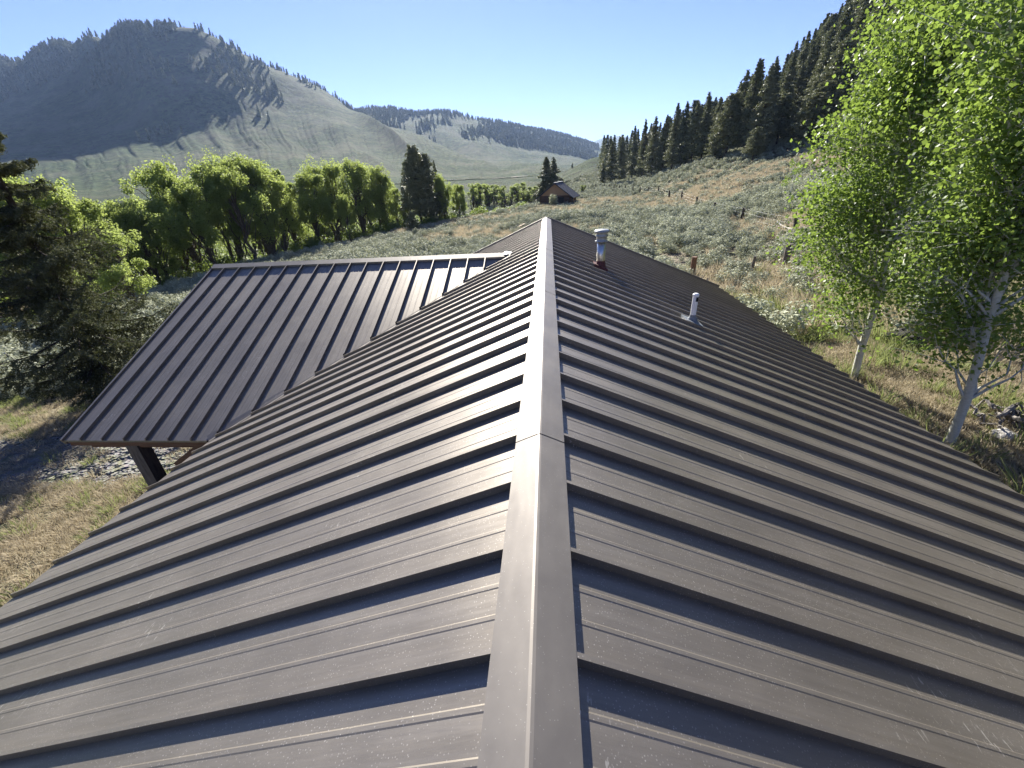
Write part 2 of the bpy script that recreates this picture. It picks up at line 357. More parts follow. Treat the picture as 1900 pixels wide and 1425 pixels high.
# ------------------------------------------------------------------ materials of the buildings
def roof_metal(name, axis):
    """painted bronze standing seam steel, dusty, faintly rippled; axis: 'x' or 'y' is the way the panels run"""
    m, nt, p, o = mat(name); pos = geopos(nt)
    st = (.35, 3.0, .35) if axis == 'x' else (3.0, .35, .35)
    rip = noise(nt, 1.1, 3, .5, mapping(nt, pos, st)); fine = noise(nt, 9, 3, .6, mapping(nt, pos, st))
    dust = noise(nt, .9, 6, .7, pos); grain = noise(nt, 420, 2, .6, pos)
    def specks(sc, lo, rnd):
        v = nt.nodes.new('ShaderNodeTexVoronoi'); v.inputs['Scale'].default_value = sc; nt.links.new(pos, v.inputs['Vector'])
        d = ramp(nt, v.outputs['Distance'], [(lo*.6, g(1)), (lo, g(0))])
        sp = nt.nodes.new('ShaderNodeSeparateColor'); nt.links.new(v.outputs['Color'], sp.inputs[0])
        return maths(nt, 'MULTIPLY', d, ramp(nt, sp.outputs[0], [(rnd, g(0)), (min(1, rnd+.25), g(1))]))
    s1 = specks(95, .26, .35); s2 = specks(40, .10, .25)
    patch = ramp(nt, noise(nt, 1.7, 4, .6, pos), [(.35, g(.35)), (.65, g(1))])
    sp = maths(nt, 'MULTIPLY', maths(nt, 'MAXIMUM', maths(nt, 'MULTIPLY', s1, .6), s2), patch)
    base = ramp(nt, dust, [(.3, (.195, .172, .142)), (.7, (.262, .233, .194))])
    base = mix(nt, maths(nt, 'MULTIPLY', ramp(nt, grain, [(.45, g(0)), (.7, g(1))]), .35), base, (.13, .12, .11))
    base = mix(nt, maths(nt, 'MULTIPLY', sp, .85), base, (.75, .70, .62))
    strk = noise(nt, 7, 4, .6, mapping(nt, pos, (.22, 5, .22) if axis == 'x' else (5, .22, .22)))
    base = mix(nt, ramp(nt, strk, [(.45, g(0)), (.75, g(.35))]), base, (.33, .30, .26))
    sm_ = ramp(nt, noise(nt, 75, 3, .6, mapping(nt, pos, (.9, .22, .9), (0, 0, .5))), [(.63, g(0)), (.68, g(1))])
    pm = ramp(nt, noise(nt, 1.9, 3, .5, mapping(nt, pos, (1, 1, 1), (0, 0, 0), (3.1, 7.7, 0))), [(.56, g(0)), (.64, g(1))])
    base = mix(nt, maths(nt, 'MULTIPLY', maths(nt, 'MULTIPLY', sm_, pm), .6), base, (.70, .66, .58))
    nt.links.new(base, p.inputs['Base Color'])
    p.inputs['Metallic'].default_value = .72
    nt.links.new(ramp(nt, dust, [(.3, g(.45)), (.7, g(.53))]), p.inputs['Roughness'])
    p.inputs['Specular IOR Level'].default_value = 1.0
    nt.links.new(bump(nt, fine, .09, .01, bump(nt, rip, .5, .012)), p.inputs['Normal'])
    return m
M_RX = roof_metal('bronze_steel_main', 'x'); M_RY = roof_metal('bronze_steel_wing', 'y')
def cap_metal():
    m, nt, p, o = mat('bronze_steel_cap'); pos = geopos(nt)
    dust = noise(nt, 2.2, 6, .7, pos); rip = noise(nt, 2.5, 2, .5, mapping(nt, pos, (3, .8, 1)))
    v = nt.nodes.new('ShaderNodeTexVoronoi'); v.inputs['Scale'].default_value = 70; nt.links.new(pos, v.inputs['Vector'])
    s = ramp(nt, v.outputs['Distance'], [(.06, g(1)), (.12, g(0))])
    base = ramp(nt, dust, [(.3, (.165, .150, .134)), (.7, (.21, .193, .172))])
    base = mix(nt, maths(nt, 'MULTIPLY', s, .5), base, (.5, .48, .44))
    nt.links.new(base, p.inputs['Base Color']); p.inputs['Metallic'].default_value = .65; p.inputs['Specular IOR Level'].default_value = .6
    nt.links.new(ramp(nt, dust, [(.3, g(.50)), (.7, g(.58))]), p.inputs['Roughness'])
    nt.links.new(bump(nt, rip, .22, .015), p.inputs['Normal']); return m
M_CAP = cap_metal()
M_WOOD = simple('brown_timber', (.17, .085, .045), .75, var=.4, nscale=5, bmp=.5, stretch=(1, 1, 8))
M_GREYWOOD = simple('grey_post_timber', (.13, .11, .09), .85, var=.5, nscale=9, bmp=.8, bd=.02, stretch=(3, 3, .5))
M_PALEWOOD = simple('fresh_timber', (.62, .46, .27), .7, var=.15, nscale=5, bmp=.2, stretch=(4, .6, 4))
M_LOG = simple('red_brown_log', (.10, .062, .045), .8, var=.35, nscale=3, bmp=.4, stretch=(.5, .5, 3))
M_PLY = simple('tan_board', (.34, .22, .13), .8, var=.12, nscale=2, bmp=.1)
M_GALV = simple('galvanised_steel', (.55, .56, .55), .33, 1.0, var=.12, nscale=14, bmp=.05)
M_CAPW = simple('pale_grey_steel', (.36, .37, .36), .45, .3, var=.1, nscale=10, bmp=.05)
M_RED = simple('red_silicone', (.10, .030, .028), .7, var=.25, nscale=18, bmp=.3)
M_WHITE = simple('white_plastic', (.72, .73, .74), .45, var=.05, nscale=10, bmp=.03)
M_GREYB = simple('grey_rubber', (.16, .18, .20), .55, var=.2, nscale=20, bmp=.3)
M_BLACK = simple('dark_opening', (.01, .01, .01), .8, var=.1)
M_DROOF = simple('dark_shed_roof', (.035, .04, .055), .6, .1, var=.3, nscale=3, bmp=.1)
M_STONE = simple('foundation_block', (.25, .23, .2), .9, var=.3, nscale=4, bmp=.4)

# ------------------------------------------------------------------ the house with the two roofs
T = .42; HALF = 5.5; Y0 = .772; SP = .406; YF = 13.79; YB = -4.1; HS = .050
RIB = [(.325, 0), (.338, .0022), (.375, .0022), (.388, 0), (.635, 0), (.648, .0022), (.685, .0022), (.698, 0)]
def panel_profile(w_, seam=True, last=False):
    pts = []
    if seam: pts += [(-.007, .001), (-.007, HS-.004), (-.0095, HS-.004), (-.0095, HS), (.0095, HS), (.0095, HS-.005), (.007, HS-.005), (.007, .001)]
    else: pts += [(0, .001)]
    pts += [(f*w_, h+.001) for f, h in RIB]
    pts += [(w_-.007, .001)]
    if last: pts += [(w_-.007, HS), (w_+.007, HS), (w_+.007, .001)]
    return pts
house = empty('house', (0, 5, -4.7)); house['label'] = 'low house under a dark bronze standing seam roof with a side wing'; house['category'] = 'house'
HL = Vector((0, -5, 4.7))
def in_house(o): o.parent = house; o.location = HL; return o
VX = 10.703  # near valley: x - y + VX = 0
WR_Y, WR_Z, WX0 = 9.87, -.35, -8.17
VF = WR_Y+.833
def slope_main(side):
    bm = bmesh.new(); k0 = int(math.floor((YB-Y0)/SP)); k1 = int(math.ceil((YF-Y0)/SP))
    for k in range(k0, k1+1):
        ya = Y0+k*SP; yb = min(ya+SP, YF)
        if ya >= YF-.05: break
        prof = panel_profile(yb-ya, True, last=(yb >= YF-.001)); b2 = bmesh.new(); segs = 10
        rows = []
        for i in range(segs+1):
            u = i/segs*HALF; row = [b2.verts.new((side*u, ya+v, -T*u+h)) for v, h in prof]; rows.append(row)
        for i in range(segs):
            for j in range(len(prof)-1):
                q = (rows[i][j], rows[i][j+1], rows[i+1][j+1], rows[i+1][j])
                b2.faces.new(q if side < 0 else q[::-1])
        # closed seam end and turned-down lip at the eave
        e = rows[-1]
        lip = [b2.verts.new((side*(HALF+.004), v.co.y, -T*HALF-.035)) for v in e]
        for j in range(len(prof)-1):
            q = (e[j], e[j+1], lip[j+1], lip[j]); b2.faces.new(q if side < 0 else q[::-1])
        if side < 0 and yb > 5.2:
            def cut(co, no):
                gg = b2.verts[:]+b2.edges[:]+b2.faces[:]
                bmesh.ops.bisect_plane(b2, geom=gg, plane_co=co, plane_no=no, clear_outer=False, clear_inner=True)
            if yb <= WR_Y-.0: cut((-VX+.07+WR_Y, WR_Y, 0), Vector((1, -1, 0)).normalized())
            elif ya < WR_Y: cut((-.85+.03, 0, 0), (1, 0, 0))
            else: cut((WR_Y-VF+.07+WR_Y-WR_Y-0.0+0.0, WR_Y, 0), Vector((1, 1, 0)).normalized())
        me = bpy.data.meshes.new('tmp'); b2.to_mesh(me); b2.free(); bm.from_mesh(me); bpy.data.meshes.remove(me)
    me = bpy.data.meshes.new('roof_slope'); bm.to_mesh(me); bm.free(); me.materials.append(M_RX); return me
roofL = in_house(link_mesh('main_roof', slope_main(-1))); roofL['label'] = 'left slope of the long main roof, striped with standing seams'
roofR = in_house(link_mesh('main_roof', slope_main(1))); roofR['label'] = 'right slope of the long main roof carrying both vent pipes'
# cap of the long ridge, 3 m lengths lapped over each other
laps = [YB, -1.15, 1.9, 4.95, 8.0, 11.05, YF+.02]
for a, b in zip(laps, laps[1:]):
    mb = MB(); W = .134; hz = .0035; prof = []
    pts = [(-W+.012, -T*W+HS-.012), (-W, -T*W+HS-.010), (-W, -T*W+HS), (-.01, HS+.002-.001), (0, HS+.004), (.01, HS+.002-.001), (W, -T*W+HS), (W, -T*W+HS-.010), (W-.012, -T*W+HS-.012)]
    ns = 8; V = []
    for i in range(ns+1):
        y = a + (b-a+.06)*i/ns if b < YF else a+(b-a)*i/ns
        lift = .003*(1-i/ns)+.0015
        V += [(x, y, z+lift) for x, z in pts]
    n = len(pts); Fc = [(i*n+j, i*n+j+1, (i+1)*n+j+1, (i+1)*n+j) for i in range(ns) for j in range(n-1)]
    mb.add(V, Fc)
    if b > YF: # folded end
        mb.add([(x, b, z+.0015) for x, z in pts[1:8]] + [(x, b-.0, z-.05) for x, z in pts[1:8]], [(j, j+1, j+8, j+7) for j in range(6)])
    in_house(mb.build('ridge_cap', M_CAP))
# closure strip below the cap edges (zee)
for s in (-1, 1):
    mb = MB(); mb.bar((s*.118, YB, -T*.118+HS*.45+.002), (s*.118, YF, -T*.118+HS*.45+.002), .006, HS*.9)
    in_house(mb.build('closure_strip', M_RX))
# wing roof
def wing_slope(near):
    bm = bmesh.new(); Ls = WR_Y-5.2 if near else YF-WR_Y
    xs = [WX0, -7.848] + [-7.848+.403*k for k in range(1, 19)]
    for i in range(len(xs)-1):
        xa, xb = xs[i], xs[i+1]
        prof = panel_profile(xb-xa, seam=(i > 0)) if i else [(0, .001), (.30*(xb-xa)/.4, .001), (xb-xa-.007, .001)]
        b2 = bmesh.new(); rows = []; segs = 8
        for k in range(segs+1):
            u = k/segs*Ls; y = WR_Y-u if near else WR_Y+u
            rows.append([b2.verts.new((xa+v, y, WR_Z-T*u+h)) for v, h in prof])
        for k in range(segs):
            for j in range(len(prof)-1):
                q = (rows[k][j], rows[k+1][j], rows[k+1][j+1], rows[k][j+1]); b2.faces.new(q if near else q[::-1])
        e = rows[-1]; sy = -1 if near else 1
        lip = [b2.verts.new((v.co.x, v.co.y+sy*.004, WR_Z-T*Ls-.03)) for v in e]
        for j in range(len(prof)-1):
            q = (e[j], lip[j], lip[j+1], e[j+1]); b2.faces.new(q if near else q[::-1])
        gg = b2.verts[:]+b2.edges[:]+b2.faces[:]
        no = Vector((1, -1, 0)) if near else Vector((1, 1, 0))
        bmesh.ops.bisect_plane(b2, geom=gg, plane_co=(-.833-.05, WR_Y, 0), plane_no=no.normalized(), clear_outer=True, clear_inner=False)
        me = bpy.data.meshes.new('tmp'); b2.to_mesh(me); b2.free(); bm.from_mesh(me); bpy.data.meshes.remove(me)
    me = bpy.data.meshes.new('wing_slope'); bm.to_mesh(me); bm.free(); me.materials.append(M_RY); return me
wn = in_house(link_mesh('wing_roof', wing_slope(True))); wn['label'] = 'near slope of the side wing roof, in cooler light'
in_house(link_mesh('wing_roof', wing_slope(False)))['label'] = 'far slope of the side wing roof, turned away'
mb = MB(); W = .15; pts = [(-W, -T*W+HS-.012), (-W, -T*W+HS), (0, HS+.004), (W, -T*W+HS), (W, -T*W+HS-.012)]
V = []
for x in (WX0-.03, -6, -4, -2, -.95): V += [(x, WR_Y+a, WR_Z+b) for a, b in pts]
mb.add(V, [(i*5+j, (i+1)*5+j, (i+1)*5+j+1, i*5+j+1) for i in range(4) for j in range(4)])
mb.add([(WX0-.03, WR_Y+a, WR_Z+b) for a, b in pts], [(0, 1, 2, 3, 4)])
wc = in_house(mb.build('ridge_cap', M_CAP)); wc['label'] = 'cap along the ridge of the side wing'
mb = MB(); mb.bar((WX0, WR_Y-.135, WR_Z-T*.135+HS*.45), (-1.0, WR_Y-.135, WR_Z-T*.135+HS*.45), .006, HS*.9); in_house(mb.build('closure_strip', M_RY))
mb = MB(); mb.lathe([(0, .05), (.03, .045), (.04, .02), (.05, -.03)], (-.90, WR_Y, WR_Z), 8); mb.add([(-.98, 9.78, -.33), (-.84, 9.8, -.31), (-.8, 9.95, -.30), (-.97, 9.97, -.28)], [(0, 1, 2, 3)])
in_house(mb.build('ridge_sealant', M_CAPW))
# valley flashings
def valley(sgn):
    mb = MB(); a = Vector((-.80, WR_Y, 0)); b = Vector((-5.52, WR_Y-sgn*4.67, 0)) if sgn > 0 else Vector((-4.72, YF, 0))
    V = []; off = [(-.11, .026), (-.03, .010), (0, .004), (.03, .010), (.11, .020)]
    for q in (a, b):
        for o_, h in off:
            x = q.x + o_*.7071; y = q.y + (-o_ if sgn > 0 else o_)*.7071
            zm = T*x; zw = WR_Z-T*abs(WR_Y-y); V.append((x, y, max(zm, zw)+h*.5+.001))
    mb.add(V, [(j, j+1, 5+j+1, 5+j) for j in range(4)]); return mb
in_house(valley(1).build('valley_flashing', M_CAP)); in_house(valley(-1).build('valley_flashing', M_CAP))
# rake trims, eave boards, soffits
def rake(x0, y0, z0, x1, y1, z1, nm='rake_trim'):
    mb = MB(); mb.bar((x0, y0, z0), (x1, y1, z1), .05, .14); return in_house(mb.build(nm, M_CAP))
for s in (-1, 1):
    mb = MB(); a, b = (0, YF+.022, .0), (s*(HALF), YF+.022, -T*HALF)
    mb.bar(a, b, .04, .15, up=(0, 0, 1)); in_house(mb.build('rake_trim', M_CAP))
mb = MB(); mb.bar((WX0-.02, WR_Y, WR_Z-.03), (WX0-.02, 5.2, WR_Z-T*4.67-.03), .035, .12); in_house(mb.build('rake_trim', M_RY))
mb = MB(); mb.bar((WX0-.02, WR_Y, WR_Z-.03), (WX0-.02, YF, WR_Z-T*(YF-WR_Y)-.03), .035, .12); in_house(mb.build('rake_trim', M_RY))
EZ = -T*HALF
mb = MB(); mb.box(WX0+.03, -5.62, 5.235, 5.275, EZ-.13, EZ-.035); in_house(mb.build('eave_board', M_WOOD))
mb = MB(); mb.box(-5.44, -5.40, YB, 5.0, EZ-.16, EZ-.04); in_house(mb.build('eave_board', M_PALEWOOD))
mb = MB(); mb.box(5.40, 5.44, YB, YF, EZ-.16, EZ-.04); in_house(mb.build('eave_board', M_WOOD))
# pale ledger outside the porch corner, brown beam and post
mb = MB(); mb.bar((-5.60, 3.62, EZ-.12), (-5.60, 5.22, EZ-.12), .10, .03); in_house(mb.build('ledger_board', M_PALEWOOD))
mb = MB(); mb.bar((-5.75, 5.3, EZ-.16), (-6.45, 5.35, EZ-.62), .09, .16); in_house(mb.build('porch_brace', M_WOOD))
mb = MB(); mb.box(-7.30, -7.08, 5.36, 5.58, -4.98, EZ-.10)
pp = in_house(mb.build('porch_post', M_GREYWOOD)); 
mb = MB(); mb.box(-8.0, -5.5, 5.40, 5.56, EZ-.28, EZ-.11); in_house(mb.build('porch_beam', M_WOOD))
# porch underside rafters so the wing is a real roof from below
mb = MB()
mb.add([(WX0+.02, 5.22, EZ-.04), (-1.0, 5.22, EZ-.04), (-1.0, WR_Y, WR_Z-.05), (WX0+.02, WR_Y, WR_Z-.05), (WX0+.02, YF, WR_Z-T*(YF-WR_Y)-.05), (-1.0, YF, WR_Z-T*(YF-WR_Y)-.05)], [(0, 3, 2, 1), (3, 4, 5, 2)])
in_house(mb.build('wing_soffit', M_WOOD))
mb = MB()
mb.add([(-HALF+.02, YB, EZ-.045), (0, YB, -.05), (HALF-.02, YB, EZ-.045), (-HALF+.02, YF, EZ-.045), (0, YF, -.05), (HALF-.02, YF, EZ-.045)], [(0, 3, 4, 1), (1, 4, 5, 2)])
in_house(mb.build('main_soffit', M_WOOD))
mb = MB()
for z in np.arange(-4.85, -2.55, .24):
    for (xa, ya, xb, yb) in ((-4.8, YB+.5, 4.8, YB+.5), (4.8, YB+.5, 4.8, YF-.6), (4.8, YF-.6, -4.8, YF-.6), (-4.8, YF-.6, -4.8, YB+.5)):
        mb.tube([(xa, ya, z), (xb, yb, z)], .125, 8)
in_house(mb.build('wall', M_LOG)); 
for ye in (YB+.5, YF-.6):
    mb = MB(); mb.add([(-4.8, ye, -2.55), (4.8, ye, -2.55), (0, ye, -.12)], [(0, 1, 2)]); in_house(mb.build('gable_wall', M_PLY))
mb = MB(); mb.box(-7.2, -4.9, 6.4, 13.2, -5.9, -2.45); in_house(mb.build('wing_wall', M_LOG))
mb = MB(); mb.box(-4.7, 4.7, YB+.6, YF-.7, -6.0, -4.8); in_house(mb.build('foundation', M_STONE))

# flue pipe with cap and red boot
def roofz(x): return -T*abs(x)
fx, fy = 1.085, 8.58; fz = roofz(fx)
flue = empty('flue_pipe', (fx-0, fy-5, fz+4.7), parent=house); flue['label'] = 'shiny galvanised flue pipe rising from a red boot'
def sub(mb, name, m, parent, smooth=False): return mb.build(name, m, parent, smooth)
mb = MB(); mb.lathe([(.0, -.1), (.083, -.1), (.083, .55), (.0, .55)], n=28); sub(mb, 'pipe', M_GALV, flue, True)
mb = MB(); mb.lathe([(.078, .50), (.125, .505), (.128, .52), (.10, .53), (.105, .60), (.122, .605), (.124, .62), (.112, .63), (.118, .68), (.150, .685), (.152, .70), (.12, .725), (.05, .735), (.0, .737)], n=32); sub(mb, 'rain_cap', M_CAPW, flue, True)
mb = MB(); mb.lathe([(.15, -.055), (.13, .0), (.115, .03), (.10, .05), (.098, .09), (.086, .10), (.082, .16)], n=28); b_ = sub(mb, 'boot', M_RED, flue, True)
mb = MB()
bb = [(-.13, -.14), (.13, -.14), (.13, .14), (-.13, .14)]
mb.add([(x, y, -T*x+HS+.006) for x, y in bb]+[(x*1.02, y*1.02, -T*x+.0) for x, y in bb], [(0, 1, 2, 3), (0, 4, 5, 1), (1, 5, 6, 2), (2, 6, 7, 3), (3, 7, 4, 0)]); sub(mb, 'flashing', M_RED, flue)
# plumbing vent
px_, py_ = 2.354, 6.63; pz_ = roofz(px_)
pv = empty('plumbing_vent', (px_, py_-5, pz_+4.7), parent=house); pv['label'] = 'slim white vent pipe in a grey boot lower on the right slope'
mb = MB(); mb.lathe([(.043, -.05), (.043, .47), (.0431, .474), (.035, .474), (.035, .1)], n=24); sub(mb, 'pipe', M_WHITE, pv, True)
mb = MB(); mb.lathe([(.046, .455), (.049, .46), (.049, .478), (.030, .492), (0, .494)], n=24); sub(mb, 'pipe_cap', M_WHITE, pv, True)
mb = MB(); mb.box(-.005, .030, -.0455, -.040, .37, .44); sub(mb, 'opening', M_BLACK, pv)
mb = MB(); mb.lathe([(.135, -.05), (.115, .01), (.09, .045), (.083, .05), (.075, .09), (.055, .11), (.050, .135), (.045, .15)], n=24); sub(mb, 'boot', M_GREYB, pv, True)
mb = MB(); bb = [(-.14, -.15), (.14, -.15), (.14, .15), (-.14, .15)]
mb.add([(x, y, -T*x+HS+.004) for x, y in bb]+[(x*1.02, y*1.02, -T*x) for x, y in bb], [(0, 1, 2, 3), (0, 4, 5, 1), (1, 5, 6, 2), (2, 6, 7, 3), (3, 7, 4, 0)]); sub(mb, 'flashing', M_GREYB, pv)

# ------------------------------------------------------------------ trees: prototypes
M_BARK = simple('grey_brown_bark', (.085, .068, .055), .95, var=.45, nscale=6, bmp=.8, bd=.03, stretch=(2, 2, .4))
M_DBARK = simple('dark_conifer_bark', (.055, .042, .034), .95, var=.4, nscale=6, bmp=.8, bd=.03, stretch=(2, 2, .4))
def aspen_bark():
    m, nt, p, o = mat('white_aspen_bark'); co = objco(nt)
    scar = noise(nt, 3.2, 3, .6, mapping(nt, co, (1.2, 1.2, 3.2))); fine = noise(nt, 22, 4, .6, mapping(nt, co, (1, 1, 4)))
    c = ramp(nt, fine, [(.3, (.40, .40, .34)), (.7, (.60, .60, .53))])
    c = mix(nt, ramp(nt, scar, [(.70, g(0)), (.74, g(1))]), c, (.025, .02, .018))
    nt.links.new(c, p.inputs['Base Color']); p.inputs['Roughness'].default_value = .7
    nt.links.new(bump(nt, scar, .4, .02), p.inputs['Normal']); return m
M_ASP = aspen_bark()
L_COT = leaf_mat('cottonwood_leaf', (.09, .13, .035), (.21, .26, .08), (.52, .62, .16), .5, .6, 1.0, .25)
L_ASP = leaf_mat('aspen_leaf', (.030, .070, .018), (.12, .185, .05), (.40, .55, .09), .40, .5, 2.5, .3)
L_CON = leaf_mat('conifer_needle', (.065, .085, .048), (.23, .24, .135), (.20, .22, .09), .18, .6, 2.0, .3)
L_SPR = leaf_mat('spruce_needle', (.045, .058, .032), (.14, .145, .080), (.14, .16, .05), .15, .8, 3.0, .12)
L_SAGE = leaf_mat('sagebrush_leaf', (.15, .17, .105), (.48, .50, .36), (.40, .40, .26), .14, .8, .9, .2)
L_STRAW = leaf_mat('dry_grass', (.24, .195, .125), (.50, .43, .31), (.56, .49, .33), .30, .8, 2.0, .2)
L_GRASS = leaf_mat('green_grass', (.08, .11, .035), (.21, .24, .10), (.38, .43, .15), .35, .6, 2.0, .3)
L_BUSH = leaf_mat('bush_leaf', (.055, .095, .02), (.15, .20, .05), (.36, .46, .09), .4, .55, 1.0)

def ell(rng, n, c, rad, shell=.55):
    d = rng.normal(size=(n, 3)); d /= np.linalg.norm(d, axis=1, keepdims=True)
    return np.asarray(c)+d*np.asarray(rad)*(rng.uniform(shell**3, 1, n)**(1/3))[:, None], d
def limb(rng, a, b, n=5, sag=.0, wob=.08):
    a = np.array(a, float); b = np.array(b, float); L = np.linalg.norm(b-a); P = []
    for i in range(n+1):
        t = i/n; q = a+(b-a)*t; q = q + rng.normal(size=3)*wob*L*math.sin(math.pi*t)*.5; q[2] += sag*L*math.sin(math.pi*t); P.append(q)
    return P
def proto_cottonwood(seed, H=12.0, W=3.2, n=14000, stems=1, base=.30):
    rng = np.random.default_rng(seed); tk = MB(); leafs = []
    per = n//stems
    for s in range(stems):
        off = np.array([0, 0, 0.]) if stems == 1 else np.array([rng.uniform(-.5, .5), rng.uniform(-.5, .5), 0])
        top = np.array([off[0]*3+rng.uniform(-.8, .8), off[1]*3+rng.uniform(-.8, .8), H*rng.uniform(.82, .9)])
        P = limb(rng, off+np.array([0, 0, -.6]), top, 8, 0, .05); tk.tube(P, [.26*(1-.85*i/8)*H/12 for i in range(9)], 7)
        np_ = int(27/stems**.4); cs = []
        for k in range(np_):
            z = H*(base+(1-base)*rng.uniform(.05, 1)**.8); t = (z/H-base)/(1-base)
            wd = W*(.45+.75*math.sin(math.pi*min(1, .18+.75*t)))*(1 if stems == 1 else .7)
            a = rng.uniform(0, 2*math.pi); rr = wd*rng.uniform(.15, .85)
            j = min(7, int(8*max(.2, z/H-.22))); st = P[j]
            c = np.array([P[min(8, j+1)][0]+rr*math.cos(a), P[min(8, j+1)][1]+rr*math.sin(a), min(z, H-.7)]); cs.append(c)
            tk.tube(limb(rng, st, c, 4, .08, .12), [.085, .07, .05, .035, .02], 5, False)
        cs.append(np.array([P[-1][0], P[-1][1], H-.9]))
        for c in cs:
            rad = np.array([1, 1, 1.35])*rng.uniform(.65, 1.25)*W/3.2
            m_ = int(per/len(cs)*rng.uniform(.6, 1.4)); sub_ = 7
            for q in range(sub_):
                cc, _ = ell(rng, 1, c, rad*.75, .3)
                p_, d_ = ell(rng, m_//sub_, cc[0], rad*rng.uniform(.3, .6), .0)
                leafs.append(leaves(p_, .185, rng, .8, d_*.5+np.array([0, 0, .3])))
    V = np.concatenate(leafs)
    return tk.mesh('trunk', M_BARK), quads_mesh('crown', V, L_COT)
def proto_conifer(seed, H=17.0, W=2.8, n=7000, start=.12, L=None, lsize=.42, droop=-.12, up_tip=0.0, fill=1.0, power=.85):
    rng = np.random.default_rng(seed); tk = MB(); lf = []
    tk.tube(limb(rng, (0, 0, -.6), (rng.uniform(-.2, .2), rng.uniform(-.2, .2), H*.97), 6, 0, .01), [.24*H/17*(1-.93*i/6) for i in range(7)], 7)
    z = start*H; br = []
    while z < H*.985:
        t = (z/H-start)/(1-start); ln = W*((1-t)**power)*(.55+.45*min(1, t/.12)) + .15
        for k in range(int(rng.integers(4, 7))):
            br.append((z+rng.uniform(-.2, .2), rng.uniform(0, 2*math.pi), ln*rng.uniform(.55, 1.18)))
        z += H*.026*rng.uniform(.6, 1.3)*(1-.45*t)
    tot = sum(b[2] for b in br)
    for z, a, ln in br:
        m_ = max(6, int(n*ln/tot*rng.uniform(.7, 1.25))); u = rng.uniform(.12, 1, m_)**.75
        dz = droop*ln*u**1.3 + up_tip*ln*u**3
        wdt = (.10+.26*(1-np.abs(2*u-1)))*ln
        side = rng.normal(size=m_)*wdt*.75; vert = rng.normal(size=m_)*.10*fill*(.4+ln*.25) - np.abs(side)*.22
        ca, sa = math.cos(a), math.sin(a)
        C = np.stack([ca*u*ln - sa*side, sa*u*ln + ca*side, z+dz+vert], 1)
        lf.append(leaves(C, lsize, rng, .42, np.array([0, 0, .9])))
        if ln > .8: tk.tube([(0, 0, z), (ca*ln*.5, sa*ln*.5, z+droop*ln*.4), (ca*ln*.95, sa*ln*.95, z+droop*ln+up_tip*ln*.8)], [.035*H/17+.01, .02, .008], 4, False)
    return tk.mesh('trunk', M_DBARK), quads_mesh('crown', np.concatenate(lf), L or L_CON)
def tree(name, label, cat, group, protos, x, y, h=None, H0=1.0, rz=None, wide=1.0, z=None):
    z = float(zg(x, y)) if z is None else z
    e = empty(name, (x, y, z), random.uniform(0, 6.28) if rz is None else rz); tag(e, label, cat, group)
    s = (h/H0) if h else 1.0; e.scale = (s*wide, s*wide, s)
    link_mesh('trunk', protos[0], e); link_mesh('crown', protos[1], e); return e

# --- cottonwoods along the creek: (crown x, crown top, distance, kind, width, label)
COT = [(proto_cottonwood(100+i, 12, 3.5, 21000, 1, .24), 12) for i in range(3)] + [(proto_cottonwood(110+i, 12, 3.8, 24000, 3, .26), 12) for i in range(3)]
POP = [(proto_cottonwood(120+i, 9, 1.5, 4200, 2, .12), 9) for i in range(3)]
cw = [
 (-60, 330, 52, 3, 1.1, 'cottonwood at the far left edge, half hidden behind the near spruce'),
 (20, 338, 60, 1, 1.15, 'pale cottonwood behind the drooping spruce top at the far left'),
 (92, 352, 52, 0, 1.0, 'cottonwood glowing behind the outer spruce branches'),
 (150, 372, 64, 4, 1.1, 'pale cottonwood just right of the near spruce crown, in the low stretch of treetops'),
 (205, 385, 60, 2, 1.0, 'pale cottonwood in the lowest dip of the treetops'),
 (245, 392, 58, 5, 0.9, 'cottonwood between the low dip and the first tall round crown'),
 (190, 432, 40, 1, 1.15, 'lower bright cottonwood in front with crown reaching right over dark shade'),
 (292, 314, 64, 3, 1.2, 'tall round-crowned cottonwood at the left end of the high group'),
 (335, 345, 58, 0, 1.0, 'cottonwood with dark lower crown between two tall ones'),
 (378, 303, 64, 4, 1.1, 'tall leaning-stemmed cottonwood second in the high group'),
 (420, 322, 60, 2, 0.95, 'slimmer cottonwood behind the two tallest crowns'),
 (455, 296, 65, 5, 1.2, 'tallest cottonwood above the left end of the wing roof, bushy top'),
 (490, 318, 67, 1, 1.0, 'cottonwood on the right shoulder of the tallest one'),
 (522, 345, 72, 3, 0.9, 'shorter cottonwood filling the gap right of the tallest crowns'),
 (560, 325, 68, 0, 1.0, 'cottonwood with a forked bare stem and round top over small dark junipers'),
 (600, 308, 74, 4, 1.05, 'cottonwood at the left of the second high group'),
 (634, 368, 66, 2, 0.75, 'small cottonwood in front with a tuft crown on a bare stem'),
 (652, 303, 76, 5, 1.15, 'broadest cottonwood in the second high group'),
 (695, 316, 80, 3, 1.05, 'cottonwood at the right end of the second high group, standing left of the dark pines'),
 (727, 352, 84, 1, 0.8, 'thin cottonwood half hidden against the tall dark pines'),
 (822, 328, 84, 4, 0.8, 'cottonwood touching the right side of the tall dark pines'),
 (846, 344, 88, 0, 0.8, 'sloping-topped cottonwood right of the tall dark pines'),
 (858, 382, 84, 2, 0.6, 'small bright willow at the lower right of the dark pine group'),
]
for i, (px, ty, r_, k, wd, lb) in enumerate(cw):
    P = at_range(px, ty, r_); x, y = P[0], P[1]; h = P[2]-float(zg(x, y))
    if ty > 425: h = max(h, 3.5)
    pr, H0 = COT[k]; tree('cottonwood_tree', lb, 'tree', 'cottonwoods along the creek', pr, x, y, h, H0, random.uniform(0, 6.28), wd*12/h*.92*min(1.0, h/10))
